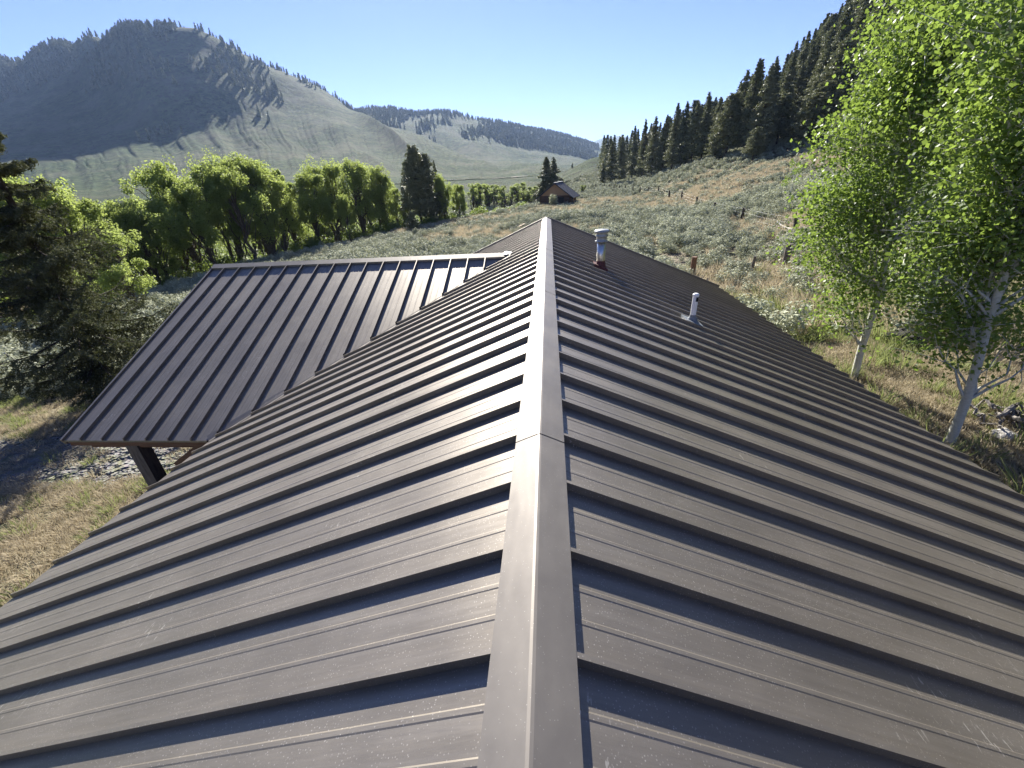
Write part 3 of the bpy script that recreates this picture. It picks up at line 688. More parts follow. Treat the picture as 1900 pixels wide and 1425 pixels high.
# second row behind, closing the wall of leaves
for i, (px, ty, r_) in enumerate([(-20, 365, 80), (60, 372, 82), (120, 385, 84), (175, 398, 86), (228, 402, 88), (262, 372, 84), (315, 350, 88), (352, 340, 90), (400, 340, 86), (440, 335, 92), (478, 352, 88), (508, 366, 92), (545, 362, 90), (582, 352, 94), (622, 345, 96), (672, 340, 98), (708, 345, 100), (590, 380, 84), (470, 385, 80), (300, 395, 76), (240, 420, 72)]):
    P = at_range(px, ty, r_); x, y = P[0], P[1]; h = P[2]-float(zg(x, y)); pr, H0 = COT[i % 6]
    tree('cottonwood_tree', 'cottonwood of the back row, its crown merging with the leaves behind the front trees', 'tree', 'back row cottonwoods along the creek', pr, x, y, h, H0, None, .95*12/h*.8)
# poplars and willows in the meadow beyond, left of the shed
meadow = [(876, 338), (889, 342), (902, 340), (915, 341), (928, 343), (941, 345), (953, 341), (962, 338), (970, 345), (979, 352), (987, 345), (995, 348), (1003, 352), (1083, 350), (935, 360), (910, 352), (884, 352), (965, 362), (985, 364)]
names_m = 'leafy poplar in the screen of trees across the meadow left of the shed'
for i, (px, ty) in enumerate(meadow):
    r_ = 128+(i*37 % 30); P = at_range(px, ty, r_); x, y = P[0], P[1]; h = max(2.5, P[2]-float(zg(x, y))); pr, H0 = POP[i % 3]
    lb = names_m; gp = 'poplars across the meadow'
    if px == 1083: lb = 'small poplar on the slope just right of the shed roof'; gp = None
    tree('poplar_tree', lb, 'tree', gp, pr, x, y, h, H0, None, min(1.6, 9/h)*1.6)
# --- conifers by the creek and by the shed
CON = [proto_conifer(200+i, 17, 2.5+.35*i, 12000, .10+.03*(i % 2)) for i in range(4)]
PINE = [proto_conifer(210+i, 17, 3.4+.3*i, 9000, .2, power=.5, droop=.02, lsize=.55, fill=2.2) for i in range(2)]
for px, ty, r_, k, wd, lb in [
 (762, 268, 82, 0, .95, 'tallest dark pine of the creek-side group, ragged pointed top'),
 (782, 283, 84, 1, .9, 'dark pine just right of the tallest one by the creek'),
 (804, 296, 90, 2, .5, 'thin spire-topped spruce right of the two tall creek pines'),
 (745, 330, 84, 3, .6, 'lower dark pine left of the tallest creek pine'),
 (797, 345, 82, 3, .65, 'dark bushy pine in front below the thin spire'),
 (1014, 290, 112, 1, 1.5, 'left one of the twin dark spruces behind the shed'),
 (1027, 291, 114, 2, 1.4, 'right one of the twin dark spruces behind the shed'),
 (1042, 330, 112, 3, 1.8, 'dark bushy spruce low behind the shed ridge'),
 (1008, 332, 110, 0, 1.8, 'rounded dark spruce at the foot of the twin spruces'),
 (1062, 302, 330, 3, 1.3, 'lone dark conifer on top of the grassy knoll behind the shed')]:
    P = at_range(px, ty, r_); x, y = P[0], P[1]; h = max(3, P[2]-float(zg(x, y)))
    tree('pine_tree', lb, 'tree', 'conifers by the creek and the shed', (PINE if k < 2 and px < 800 else CON)[k], x, y, h, 17, None, wd*17/h*min(1, h/13))
# small dark junipers under the cottonwoods
JUN = proto_conifer(230, 4.0, 1.7, 3500, .02, lsize=.26, droop=.25, power=.6)
for px, py, hh, lb in [(533, 470, 3.6, 'round dark juniper, leftmost under the forked cottonwood'), (573, 462, 4.0, 'dark pointed juniper under the forked cottonwood'), (610, 456, 3.6, 'dark juniper beside three bare cottonwood stems'), (641, 452, 3.4, 'small pointed dark juniper, rightmost below the second high group'), (768, 432, 3.0, 'low dark juniper at the foot of the tall creek pines')]:
    x, y, z = ground_at(px, py, 40); tree('juniper', lb, 'juniper', 'dark junipers under the cottonwoods', JUN, x, y, hh, 4.0)
# --- the big spruce by the wing, at the left
SX, SY = -17.2, 13.2
def proto_spruce():
    rng = np.random.default_rng(77); tk = MB(); lf = []; H = 10.7
    P = limb(rng, (0, 0, -.5), (.15, -.1, H), 8, 0, .004); tk.tube(P, [.24*(1-.9*i/8) for i in range(9)], 12)
    z = .75
    while z < H-.3:
        t = z/H; ln0 = 3.05*min(1, (1-t)/.62)**1.25*(.80+.20*min(1, t/.15))
        for k in range(8):
            a = rng.uniform(0, 2*math.pi); ln = ln0*rng.uniform(.6, 1.2); zz = z+rng.uniform(-.1, .1); ca, sa = math.cos(a), math.sin(a)
            dr = -.34*(1-t)-.05; pts = []
            for i in range(9):
                u = i/8; pts.append(np.array([ca*ln*u, sa*ln*u, zz+ln*(dr*math.sin(u*1.9)*.8+.20*u**3)]))
            tk.tube(pts[::2], [.045, .03, .022, .014, .006], 5, False)
            for i in range(1, 9):          # side twigs hang from the limb
                for s in (-1, 1):
                    for q in range(2):
                        u = (i-rng.uniform(0, 1))/8; b = np.array([ca*ln*u, sa*ln*u, zz+ln*(dr*math.sin(u*1.9)*.8+.20*u**3)])
                        tl = ln*(.34-.22*u)*rng.uniform(.5, 1.2)+.12
                        d = np.array([-sa*s+ca*.75, ca*s+sa*.75, -.12-rng.uniform(0, .3)]); d /= np.linalg.norm(d)
                        m_ = int(22+tl*40); v = rng.uniform(0, 1, m_); C = b+d*(v*tl)[:, None]+rng.normal(size=(m_, 3))*.028; C[:, 2] -= .38*tl*v**2
                        lf.append(leaves(C, .115, rng, .26, np.array([0, 0, .6])+d*.4))
        z += .52*rng.uniform(.8, 1.25)
    return tk.mesh('trunk', M_DBARK, True), quads_mesh('crown', np.concatenate(lf), L_SPR)
tree('spruce_tree', 'large dark spruce with drooping branches close beside the wing roof at the left', 'tree', None, proto_spruce(), SX, SY, None, 1, 0.4)

# --- aspens at the right
def q_low(c): return c[2] < 3.6
def proto_aspen(seed, path, rad0, cl, puff=.46, per=290, extra=()):
    """path: stem points (local), cl: crown centres as (x, y, z, reach)"""
    rng = np.random.default_rng(seed); tk = MB(); lf = []; path = [np.array(p, float) for p in path]; n = len(path)
    tk.tube(path, [rad0*(1-.80*(i/(n-1))**1.1) for i in range(n)], 14)
    for (c, reach, k) in cl:
        k = max(3, int(k*(.60 if q_low(c) else .70)))
        c = np.array(c, float)
        for q in range(k):
            e, _ = ell(rng, 1, c, (reach, reach, reach*.85), .1); e = e[0]
            j = max(1, min(range(n), key=lambda i: abs(path[i][2]-(e[2]-.9)))); b = path[j]
            L = limb(rng, b, e, 5, .06, .10); r1 = .028+.01*reach
            tk.tube(L, [r1, r1*.75, r1*.5, .012, .008, .004], 6, False)
            for s in range(4):
                t = L[rng.integers(3, 6)]+rng.normal(size=3)*puff*.6
                tk.tube([L[3], (L[3]+t)/2+rng.normal(size=3)*.05, t], [.008, .006, .003], 4, False)
                p_, d_ = ell(rng, int(per*rng.uniform(.05, .21)), t, (puff*1.15, puff*1.15, puff*.9), .0)
                lf.append(leaves(p_, .070, rng, .92, np.array([.0, -.2, .35])))
            p_, d_ = ell(rng, int(per*.25), e, (puff, puff, puff*.8), .1); lf.append(leaves(p_, .068, rng, .92, np.array([0, -.2, .35])))
    return tk.mesh('trunk', M_ASP, True), quads_mesh('crown', np.concatenate(lf), L_ASP)
def stem(pix, Yd, base):
    """stem line through picture points at depth Y, given in coordinates local to its base"""
    out = [(0, 0, -.3), (0, 0, 0)]
    for px, py, dy in pix:
        d = ray(px, py); s = (Yd+dy)/d[1]; P = CAM+s*d; out.append(tuple(P-np.array(base)))
    return out
def W_(px, py, Yd, base):
    d = ray(px, py); return tuple(CAM+d*(Yd/d[1])-np.array(base))
b1 = (7.65, 9.95, float(zg(7.65, 9.95))); 
p1 = stem([(1600, 640, 0), (1632, 545, 0), (1648, 450, .05), (1660, 400, .05), (1688, 325, .1), (1700, 240, .1), (1716, 150, .15), (1735, 60, .2), (1750, -60, .2)], 9.95, b1)
c1 = [(W_(x, y, 9.95+dy, b1), rr, k) for x, y, dy, rr, k in [(1580, 385, .2, .9, 26), (1545, 460, .3, .55, 12), (1620, 330, .5, .9, 18), (1710, 450, .6, .8, 12), (1550, 565, .0, .55, 9), (1525, 425, .1, .45, 8), (1600, 520, .3, .4, 6), (1620, 240, .2, .9, 22), (1710, 200, 0, 1.0, 18), (1690, 90, .2, .9, 22), (1760, 20, 0, 1.0, 20), (1790, 320, .4, 1.0, 20), (1760, -120, 0, 1.3, 16)]]
e = tree('aspen_tree', 'white-barked aspen nearest the fence posts, its crown reaching furthest left', 'tree', 'aspens beside the right eave', proto_aspen(301, p1, .085, c1), b1[0], b1[1], None, 1, 0.0)
b2 = (7.65, 7.15, float(zg(7.65, 7.15)))
p2 = stem([(1792, 745, 0), (1818, 660, 0), (1836, 590, .05), (1868, 500, 0), (1892, 430, 0), (1925, 330, .1), (1960, 200, .1), (2000, 60, .1)], 7.15, b2)
c2 = [(W_(x, y, 7.15+dy, b2), rr, k) for x, y, dy, rr, k in [(1715, 520, .9, .5, 9), (1735, 610, .5, .42, 7), (1745, 440, .9, .5, 8), (1780, 590, .5, .5, 10), (1850, 540, .8, .6, 10), (1760, 500, .3, .5, 8), (1895, 640, .3, .35, 5), (1840, 420, .2, .7, 20), (1900, 330, 0, .8, 24), (1860, 230, .2, .8, 22), (1900, 120, .1, .8, 20), (1960, 420, 0, .8, 18), (1990, 200, .1, .9, 18), (1890, 20, .3, .8, 18)]]
tree('aspen_tree', 'white-barked aspen nearest the camera, its trunk rising at the right edge', 'tree', 'aspens beside the right eave', proto_aspen(302, p2, .082, c2, .40, 250), b2[0], b2[1], None, 1, 0.0)
b3 = (11.6, 13.2, float(zg(11.6, 13.2)))
p3 = stem([(1745, 470, 0), (1768, 400, 0), (1790, 330, 0), (1822, 262, 0), (1830, 190, .1), (1850, 90, .1), (1880, -20, .1)], 13.2, b3)
c3 = [(W_(x, y, 13.2+dy, b3), rr, k) for x, y, dy, rr, k in [(1700, 520, .5, .9, 12), (1700, 290, -1.2, 1.0, 22), (1710, 160, -1.2, 1.0, 24), (1700, 60, -1.0, 1.0, 18), (1640, 200, 0, .8, 12), (1735, 430, -.4, .9, 12), (1800, 470, .2, 1.2, 22), (1780, 330, -.2, 1.3, 26), (1860, 250, 0, 1.3, 26), (1800, 150, .2, 1.3, 26), (1870, 50, 0, 1.3, 24), (1760, 60, .5, 1.1, 18), (1920, 400, 0, 1.3, 20)]]
tree('aspen_tree', 'thick-stemmed aspen behind the other two, its pale fork showing high among the leaves', 'tree', 'aspens beside the right eave', proto_aspen(303, p3, .17, c3, .5, 320), b3[0], b3[1], None, 1, 0.0)
# thin half-bare sapling on the slope
x, y, z = ground_at(1455, 387, 20)
sp = MB(); rng = np.random.default_rng(5); Pl = [(0, 0, -.2), (.02, 0, 0), (.12, 0, .9), (.30, 0, 1.8), (.28, .0, 2.5), (.1, 0, 3.4)]; sp.tube(Pl, [.055, .05, .042, .035, .022, .008], 8)
sl_ = []
for k in range(16):
    a = rng.uniform(0, 6.28); e_ = np.array([.25+math.cos(a)*rng.uniform(.3, .95), math.sin(a)*.7, rng.uniform(2.2, 4.1)]); sp.tube(limb(rng, Pl[3 if k % 2 else 4], e_, 4, .05, .1), [.016, .012, .009, .006, .003], 4, False)
    if e_[0] < .5: p_, d_ = ell(rng, 55, e_, (.32, .32, .34), .1); sl_.append(leaves(p_, .11, rng, .8))
tree('aspen_sapling', 'thin half-bare young aspen alone on the sage slope above the fence', 'tree', None, (sp.mesh('trunk', M_ASP), quads_mesh('crown', np.concatenate(sl_), L_ASP)), x, y, None, 1, 0.0)

# --- the conifer forest on the right-hand hill
front = [(1345, 292, 172, 'bushy pine standing forward of the forest edge, second from the tall pointed one'), (1380, 285, 108, 'tallest pointed conifer on the forest front edge, dark against the sky'), (1396, 297, 235, 'short round pine in front of the tall pointed conifer'),
 (1417, 268, 215, 'slender small pine at the edge between two wide ones'), (1462, 258, 196, 'pine with a bare lower trunk on the shaded forest edge'), (1508, 268, 150, 'broad pine with a thick bare trunk, largest of the front edge'), (1402, 288, 118, 'narrow dark conifer directly behind the tall pointed one'),
 (1555, 275, 200, 'wide pale-tinged pine beside the aspen leaves'), (1325, 296, 196, 'dense dark conifer left of the forward bushy pine'), (1300, 300, 178, 'pointed conifer where the forest edge bends down to the valley'), (1268, 308, 268, 'very small pine at the toe of the forest edge'),
 (1282, 305, 186, 'tapering conifer above the very small edge pine'), (1262, 312, 186, 'conifer with twin-looking top over the upper fence'), (1245, 318, 190, 'dark conifer midway along the lower forest edge'), (1228, 322, 212, 'conifer third from the lower end of the forest edge'), (1208, 328, 214, 'slim conifer near the lower end of the forest edge'), (1190, 332, 218, 'conifer close to the fence corner at the forest low end'), (1172, 335, 232, 'dark conifer one in from the lowest end of the forest'), (1150, 338, 252, 'pointed conifer at the lowest end of the forest edge'), (1133, 342, 262, 'slim dark conifer ending the forest beside the distant blue mountain'), (1118, 344, 300, 'small light green conifer below the end of the forest')]
placed = []
for px, by, ty, lb in front:
    x, y, z = ground_at(px, by+1, 60); r_ = math.hypot(x-CX, y)
    d = ray(px+(by-ty)*.12, ty); h = CZ+d[2]/math.hypot(d[0], d[1])*r_-z; h = min(max(h, 3), 26)
    broad = px in (1345, 1508, 1555, 1396); pr = PINE[len(placed) % 2] if broad else CON[len(placed) % 4]
    tree('pine_tree' if broad else 'fir_tree', lb, 'tree', 'conifers on the forest front edge', pr, x, y, h, 17, None, (1.25 if broad else 1.0)*min(1.6, 17/h)); placed.append((x, y))
fr = lambda a: np.interp(a, [5, 7, 10, 14, 18, 22, 26, 30, 36, 50], [300, 215, 195, 158, 138, 118, 118, 114, 112, 105])
cand = []; rng = np.random.default_rng(3)
for _ in range(14000):
    a = rng.uniform(6.5, 46); r0 = fr(a); r_ = math.sqrt(rng.uniform(r0**2, 335**2))
    if a < 12 and r_ > r0+40+(a-6.5)*14: continue
    x = CX+r_*math.sin(R(a)); y = r_*math.cos(R(a))
    if all((x-p[0])**2+(y-p[1])**2 > (3.4+.008*r_)**2 for p in placed[-4000:]): placed.append((x, y)); cand.append((r_, x, y))
    if len(cand) > 1150: break
cand.sort(); far_trees = cand[255:]
for i, (r_, x, y) in enumerate(cand[:255]):
    h = 13.0+2.5*math.sin(x*1.7)*math.cos(y*1.3)+random.uniform(-4.5, 3.5); pr = (CON+PINE)[random.randrange(6)]
    tree('fir_tree', 'dark conifer standing packed among others on the steep right-hand hill behind the front edge', 'tree', 'conifers packed on the right-hand hill', pr, x, y, h, 17, None, random.uniform(.95, 1.5)*(15/h)**.8)

# ------------------------------------------------------------------ scatter of what nobody could count
def scatter(name, P, rot, scl, idx, protos, label, cat):
    n = len(P); me = bpy.data.meshes.new(name); me.vertices.add(n); me.vertices.foreach_set('co', np.asarray(P, np.float32).reshape(-1))
    for nm, ty, val in (('rot', 'FLOAT_VECTOR', rot), ('scl', 'FLOAT_VECTOR', scl), ('idx', 'INT', idx)):
        at = me.attributes.new(nm, ty, 'POINT'); at.data.foreach_set('vector' if ty == 'FLOAT_VECTOR' else 'value', np.asarray(val).reshape(-1))
    o = link_mesh(name, me); c = bpy.data.collections.new(name+'_kinds')
    for k, pm in enumerate(protos):
        q = bpy.data.objects.new('%s_kind_%02d' % (name, k), pm); c.objects.link(q)
    ng = bpy.data.node_groups.new(name, 'GeometryNodeTree')
    ng.interface.new_socket('Geometry', in_out='INPUT', socket_type='NodeSocketGeometry'); ng.interface.new_socket('Geometry', in_out='OUTPUT', socket_type='NodeSocketGeometry')
    A = ng.nodes.new; i_, o_ = A('NodeGroupInput'), A('NodeGroupOutput'); ip = A('GeometryNodeInstanceOnPoints'); ci = A('GeometryNodeCollectionInfo')
    ci.inputs['Collection'].default_value = c; ci.inputs['Separate Children'].default_value = True; ci.inputs['Reset Children'].default_value = True
    ip.inputs['Pick Instance'].default_value = True; Lk = ng.links.new
    def na(nm, ty):
        q = A('GeometryNodeInputNamedAttribute'); q.data_type = ty; q.inputs['Name'].default_value = nm; return q.outputs['Attribute']
    er = A('FunctionNodeEulerToRotation'); Lk(na('rot', 'FLOAT_VECTOR'), er.inputs[0]); Lk(er.outputs[0], ip.inputs['Rotation'])
    Lk(na('scl', 'FLOAT_VECTOR'), ip.inputs['Scale']); Lk(na('idx', 'INT'), ip.inputs['Instance Index'])
    Lk(i_.outputs[0], ip.inputs['Points']); Lk(ci.outputs[0], ip.inputs['Instance']); Lk(ip.outputs[0], o_.inputs[0])
    md = o.modifiers.new('scatter', 'NODES'); md.node_group = ng
    tag(o, label, cat, kind='stuff'); return o
rng = np.random.default_rng(11)
def sector(n, a0, a1, r0, r1, dens=None):
    a = np.radians(rng.uniform(a0, a1, n)); r_ = np.sqrt(rng.uniform(r0*r0, r1*r1, n)); return CX+r_*np.sin(a), r_*np.cos(a), np.degrees(a), r_
def rots(n, tilt=.12):
    return np.stack([rng.normal(size=n)*tilt, rng.normal(size=n)*tilt, rng.uniform(0, 6.28, n)], 1)
def off_house(x, y, m=0.0):
    h1 = (np.abs(x) < 5.0+m) & (y < 13.4+m) & (y > -4.5-m); h2 = (x > -7.4-m) & (x < 0) & (y > 6.0-m) & (y < 13.4+m)
    return ~(h1 | h2)
# back rows of the right-hand forest
FP = np.array([(x, y, float(zg(x, y))-.3) for r_, x, y in far_trees]); nF = len(FP)
lo = [quads_mesh('hill_conifer', np.concatenate([proto_conifer(240+k, 17, 3.0, 2200, .1, lsize=.9)[1]]) if False else None, L_CON) for k in []]
def conifer_joined(seed, n, ls, W=3.0, H=17):
    rng_ = np.random.default_rng(seed); C = []
    t = rng_.uniform(0, 1, n)**1.25; z = H*(.08+.92*t); rr = W*(1-t)**.8*np.sqrt(rng_.uniform(.15, 1, n))*rng_.uniform(.6, 1.1, n)+.05; a = rng_.uniform(0, 6.28, n)
    z = z-rr*.2+.25*np.sin(z*5); C = np.stack([rr*np.cos(a), rr*np.sin(a), z], 1)
    return quads_mesh('conifer_mass', leaves(C, ls, rng_, .5, np.array([0, 0, .8])), L_CON)
far_pr = [conifer_joined(250+k, 1500, .95, 2.6+.4*k) for k in range(3)]
s_ = rng.uniform(.6, 1.0, nF); scatter('hill_forest', FP, rots(nF, .02), np.stack([s_*1.1, s_*1.1, s_], 1), rng.integers(0, 3, nF), far_pr, 'distant rows of dark conifers high on the right-hand hill', 'forest')
# woods on the far mountain
sky_x = [-300, 0, 100, 180, 260, 340, 400, 450, 520, 600, 700, 760, 820, 880, 950, 1020, 1080, 1118]; sky_y = [120, 105, 90, 70, 55, 55, 80, 105, 140, 175, 207, 215, 213, 225, 237, 250, 262, 275]
x, y, a, r_ = sector(120000, -53, 6, 900, 2750); z = zg(x, y); q = project(np.stack([x, y, z], 1)); px, py = q[:, 0], q[:, 1]; d = py-np.interp(px, sky_x, sky_y)
cl = fbm(x/130, y/130, 4, 91); px = px+90*(fbm(x/170+7, y/170, 4, 92)-.5); d = d+28*(fbm(x/110+3, y/110, 4, 93)-.5)*(d > 8)
pr = np.zeros(len(x))
def reg(c, v):
    global pr; pr = np.where(c, np.maximum(pr, v), pr)
reg((px < 160) & (d < 100-px*.40), 1.6); reg((px >= 120) & (px < 350) & (d < 26), 1.5); reg((px >= 140) & (px < 500) & (d < 105) & (cl > .44), .5); reg((px < 340) & (d < 60), .4)
reg((px >= 320) & (px < 540) & (py > 60) & (d > -4) & (d < 92+(px-320)*-.2) & (cl > .42), .55); reg((px > 380) & (px < 1118) & (d < 7) & (cl > .40), .6)
reg((px > 600) & (px < 745) & (r_ > 1400) & (d < 38), .8); reg((px > 778) & (px < 826) & (d < 36) & (r_ > 1400), .95); reg((px > 858) & (px < 935) & (d < 34) & (r_ > 1400), .9); reg((px > 935) & (px < 1118) & (d < 40-(px-935)*.05) & (r_ > 1500), .85)
reg((px > 200) & (px < 345) & (py > 215) & (py < 262) & (cl > .62), .12)
reg((px > 780) & (px < 850) & (py > 262) & (py < 300) & (r_ > 1000) & (cl > .45), .35)
keep = rng.uniform(0, 1, len(x)) < pr*.24*np.clip(cl*3.2-.75, .15, 1.3)
MP = np.stack([x, y, z-.5], 1)[keep]; nM = len(MP); s_ = rng.uniform(.55, 1.05, nM)
mp = [conifer_joined(260+k, 170, 3.4, 3.4+.5*k, 16) for k in range(3)]
scatter('mountain_woods', MP, rots(nM, .03), np.stack([s_, s_, s_], 1), rng.integers(0, 3, nM), mp, 'dark conifer woods scattered over the crest and folds of the far mountain', 'woods')

# sagebrush
def proto_sage(seed, n, ls, W=.5, H=.55, L=None):
    rng_ = np.random.default_rng(seed); k = 9; out = []
    for i in range(k):
        a = rng_.uniform(0, 6.28); c = np.array([math.cos(a)*W*rng_.uniform(.1, .7), math.sin(a)*W*rng_.uniform(.1, .7), H*rng_.uniform(.35, .8)])
        p_, d_ = ell(rng_, n//k, c, (W*.42, W*.42, H*.36), .3); out.append(leaves(p_, ls, rng_, .5, d_*1.3+np.array([0, 0, .5]), .55))
    return quads_mesh('sage', np.concatenate(out), L or L_SAGE)
def proto_tuft(seed, n, H, spread, wdt, L, lean=.5):
    rng_ = np.random.default_rng(seed); a = rng_.uniform(0, 6.28, n); r0 = spread*np.sqrt(rng_.uniform(0, 1, n)); h = H*rng_.uniform(.5, 1.15, n)
    b = np.stack([r0*np.cos(a), r0*np.sin(a), np.zeros(n)-.02], 1); ln = rng_.uniform(.1, lean, n)*h
    t = b+np.stack([np.cos(a+.5)*ln, np.sin(a+.5)*ln, h], 1); m_ = (b+t)/2+np.array([0, 0, .0])+(t-b)*np.array([-.12, -.12, .1]); c2 = rng_.uniform(0, 6.28, n); wv = np.stack([np.cos(c2), np.sin(c2), np.zeros(n)], 1)*wdt
    return quads_mesh('tuft', np.stack([b-wv*.3, m_-wv*.5, t, m_+wv*.5], 1), L)
sage_pr = [proto_sage(400+k, 620, .085, .50, .66) for k in range(4)] + [proto_sage(410+k, 170, .17, .5, .66) for k in range(3)]
def ground_pts(x, y, dz=0.0): return np.stack([x, y, zg(x, y)+dz], 1)
x, y, a, r_ = sector(40000, -64, 52, 13, 62); dn = fbm(x/9, y/9, 3, 81)
yard = np.clip((r_-np.interp(a, [-64, -40, -25, 0, 25, 45], [24, 25, 17, 13, 14, 17]))/6, 0, 1)
k = (rng.uniform(0, 1, len(x)) < (.12+1.3*np.clip(dn-.36, 0, 1)*2)*yard*.6) & off_house(x, y, .8)
x, y, r_, dn = x[k], y[k], r_[k], dn[k]; s_ = rng.uniform(.5, 1.6, len(x))*(.75+.8*dn)
idx = rng.integers(0, 4, len(x)); S1 = (ground_pts(x, y, -.03), rots(len(x)), np.stack([s_, s_, s_*rng.uniform(.75, 1.15, len(x))], 1), idx)
x, y, a, r_ = sector(52000, -40, 52, 62, 240); k = (rng.uniform(0, 1, len(x)) < np.clip(1.3-r_/220, .25, 1)*(.15+1.0*fbm(x/14, y/14, 3, 82))) & ((a > -14) | (r_ < 88)); x, y, r_ = x[k], y[k], r_[k]
s_ = rng.uniform(.6, 1.5, len(x))*np.clip(r_/90, 1, 1.6); S2 = (ground_pts(x, y, -.03), rots(len(x)), np.stack([s_, s_, s_*.85], 1), rng.integers(4, 7, len(x)))
scatter('sagebrush', *[np.concatenate([p, q]) for p, q in zip(S1, S2)], sage_pr, 'grey-green sagebrush covering the slopes round the house', 'sagebrush')
# pale bunch grass between the sage
str_pr = [proto_tuft(420+k, 70, .42, .22, .016, L_STRAW, .7) for k in range(3)]
x, y, a, r_ = sector(60000, -64, 52, 14, 100); dn = fbm(x/7+9, y/7, 3, 83); yard = np.clip((r_-np.where(a < 0, 28, 15))/6, 0, 1)
k = (rng.uniform(0, 1, len(x)) < np.clip(dn-.38, 0, 1)*4*yard) & off_house(x, y, .6); x, y = x[k], y[k]; s_ = rng.uniform(.6, 1.5, len(x))
scatter('dry_bunchgrass', ground_pts(x, y), rots(len(x)), np.stack([s_*1.6, s_*1.6, s_*1.1], 1), rng.integers(0, 3, len(x)), str_pr, 'pale dry bunch grass between the sagebrush', 'dry grass')
# short yard grass, part dry part green
gr_pr = [proto_tuft(430+k, 60, .13, .17, .010, L_STRAW, 1.0) for k in range(2)] + [proto_tuft(433+k, 70, .20, .16, .011, L_GRASS, .8) for k in range(2)] + [proto_tuft(436, 90, .42, .22, .014, L_GRASS, .7)]
x, y, a, r_ = sector(46000, -84, 62, 5.5, 27); dn = fbm(x/3, y/3, 3, 84); dg = fbm(x/4.5+30, y/4.5, 3, 85)
gravel = (np.abs(y-9.1) < 1.4) & (x < -7)
dens = np.where(x < 0, np.where(gravel, .12, .75), .9)*np.clip(dn*2.4-.35, .1, 1)
k = (rng.uniform(0, 1, len(x)) < dens) & off_house(x, y, .3); x, y, dg = x[k], y[k], dg[k]
grn = rng.uniform(0, 1, len(x)) < np.clip((dg-np.where(x > 0, .50, .53))*5, .06, .9)
idx = np.where(grn, np.where((x > 0) & (rng.uniform(0, 1, len(x)) < .35), 4, rng.integers(2, 4, len(x))), rng.integers(0, 2, len(x))); s_ = rng.uniform(.7, 1.5, len(x))
scatter('yard_grass', ground_pts(x, y), rots(len(x), .1), np.stack([s_, s_, s_], 1), idx, gr_pr, 'short grass of the yard, partly green and partly dry', 'grass')
# leafy low brush under the creek trees and along the bank
bu_pr = [proto_sage(440+k, 420, .22, 1.2, 1.5, L_BUSH) for k in range(3)]
x, y, a, r_ = sector(2600, -62, -3, 48, 118); base_r = np.interp(a, [-62, -50, -40, -30, -20, -12, -5, -3], [50, 54, 61, 68, 77, 84, 90, 92]); k = (r_ > base_r-1) & (fbm(x/8, y/8, 2, 88) > .42)
x, y = x[k], y[k]; s_ = rng.uniform(.5, 1.6, len(x)); scatter('creek_brush', ground_pts(x, y, -.1), rots(len(x)), np.stack([s_, s_, s_], 1), rng.integers(0, 3, len(x)), bu_pr, 'leafy green brush under the creek-side trees', 'brush')
# far valley trees fringe at the foot of the mountain
vx = conifer_joined
# ------------------------------------------------------------------ road across the valley
def ribbon(name, pts, width, m, dz):
    mb = MB(); V = []; n = len(pts)
    for i, p in enumerate(pts):
        a = pts[max(0, i-1)]; b = pts[min(n-1, i+1)]; d = np.array([b[0]-a[0], b[1]-a[1]]); d /= np.linalg.norm(d); nx, ny = -d[1], d[0]
        for s in (-1, 1):
            xx, yy = p[0]+s*nx*width/2, p[1]+s*ny*width/2; V.append((xx, yy, float(zg(p[0], p[1]))+dz))
    mb.add(V, [(2*i, 2*i+1, 2*i+3, 2*i+2) for i in range(n-1)]); return mb.build(name, m)
M_ROAD = simple('pale_gravel_road', (.36, .32, .26), .95, var=.15, nscale=.2, bmp=.1)
rp = [(CX+r_*math.sin(R(a)), r_*math.cos(R(a))) for a, r_ in zip(np.linspace(-24, 1.5, 60), np.interp(np.linspace(-24, 1.5, 60), [-24, -12, -4, 1.5], [372, 388, 402, 470]))]
tag(ribbon('road', rp, 7.0, M_ROAD, .5), kind='structure')

# ------------------------------------------------------------------ the log shed
sx_, sy_, _z = ground_at(1030, 382, 60); sz = _z-.25
shed = empty('shed', (sx_, sy_, sz), R(-13)); shed['label'] = 'small brown log shed with tan gable and dark metal roof on the slope'; shed['category'] = 'shed'
SC = math.hypot(sx_, sy_)*.00119  # metres per picture pixel there
Wd, Hw, Ln, Gb = 55*SC, 20*SC, 62*SC, 20*SC
mb = MB(); nlog = 8
for i in range(nlog):
    z = (i+.5)*Hw/nlog; rr = Hw/nlog/2*1.05
    for a, b in (((-Wd/2, 0), (Wd/2, 0)), ((Wd/2, 0), (Wd/2, Ln)), ((Wd/2, Ln), (-Wd/2, Ln)), ((-Wd/2, Ln), (-Wd/2, 0))): mb.tube([(a[0], a[1], z), (b[0], b[1], z)], rr, 8)
mb.box(-Wd/2, Wd/2, 0.02, Ln-.02, -.8, Hw)
mb.build('log_wall', M_LOG, shed)
mb = MB(); mb.add([(-Wd/2, -.06, Hw), (Wd/2, -.06, Hw), (0, -.06, Hw+Gb)], [(0, 1, 2)]); mb.add([(-Wd/2, -.075, Hw-.04), (Wd/2, -.075, Hw-.04), (Wd/2, -.075, Hw+.06), (-Wd/2, -.075, Hw+.06)], [(0, 1, 2, 3)]); mb.build('gable', M_PLY, shed)
mb = MB(); ov = .75; gs = Gb/(Wd/2)
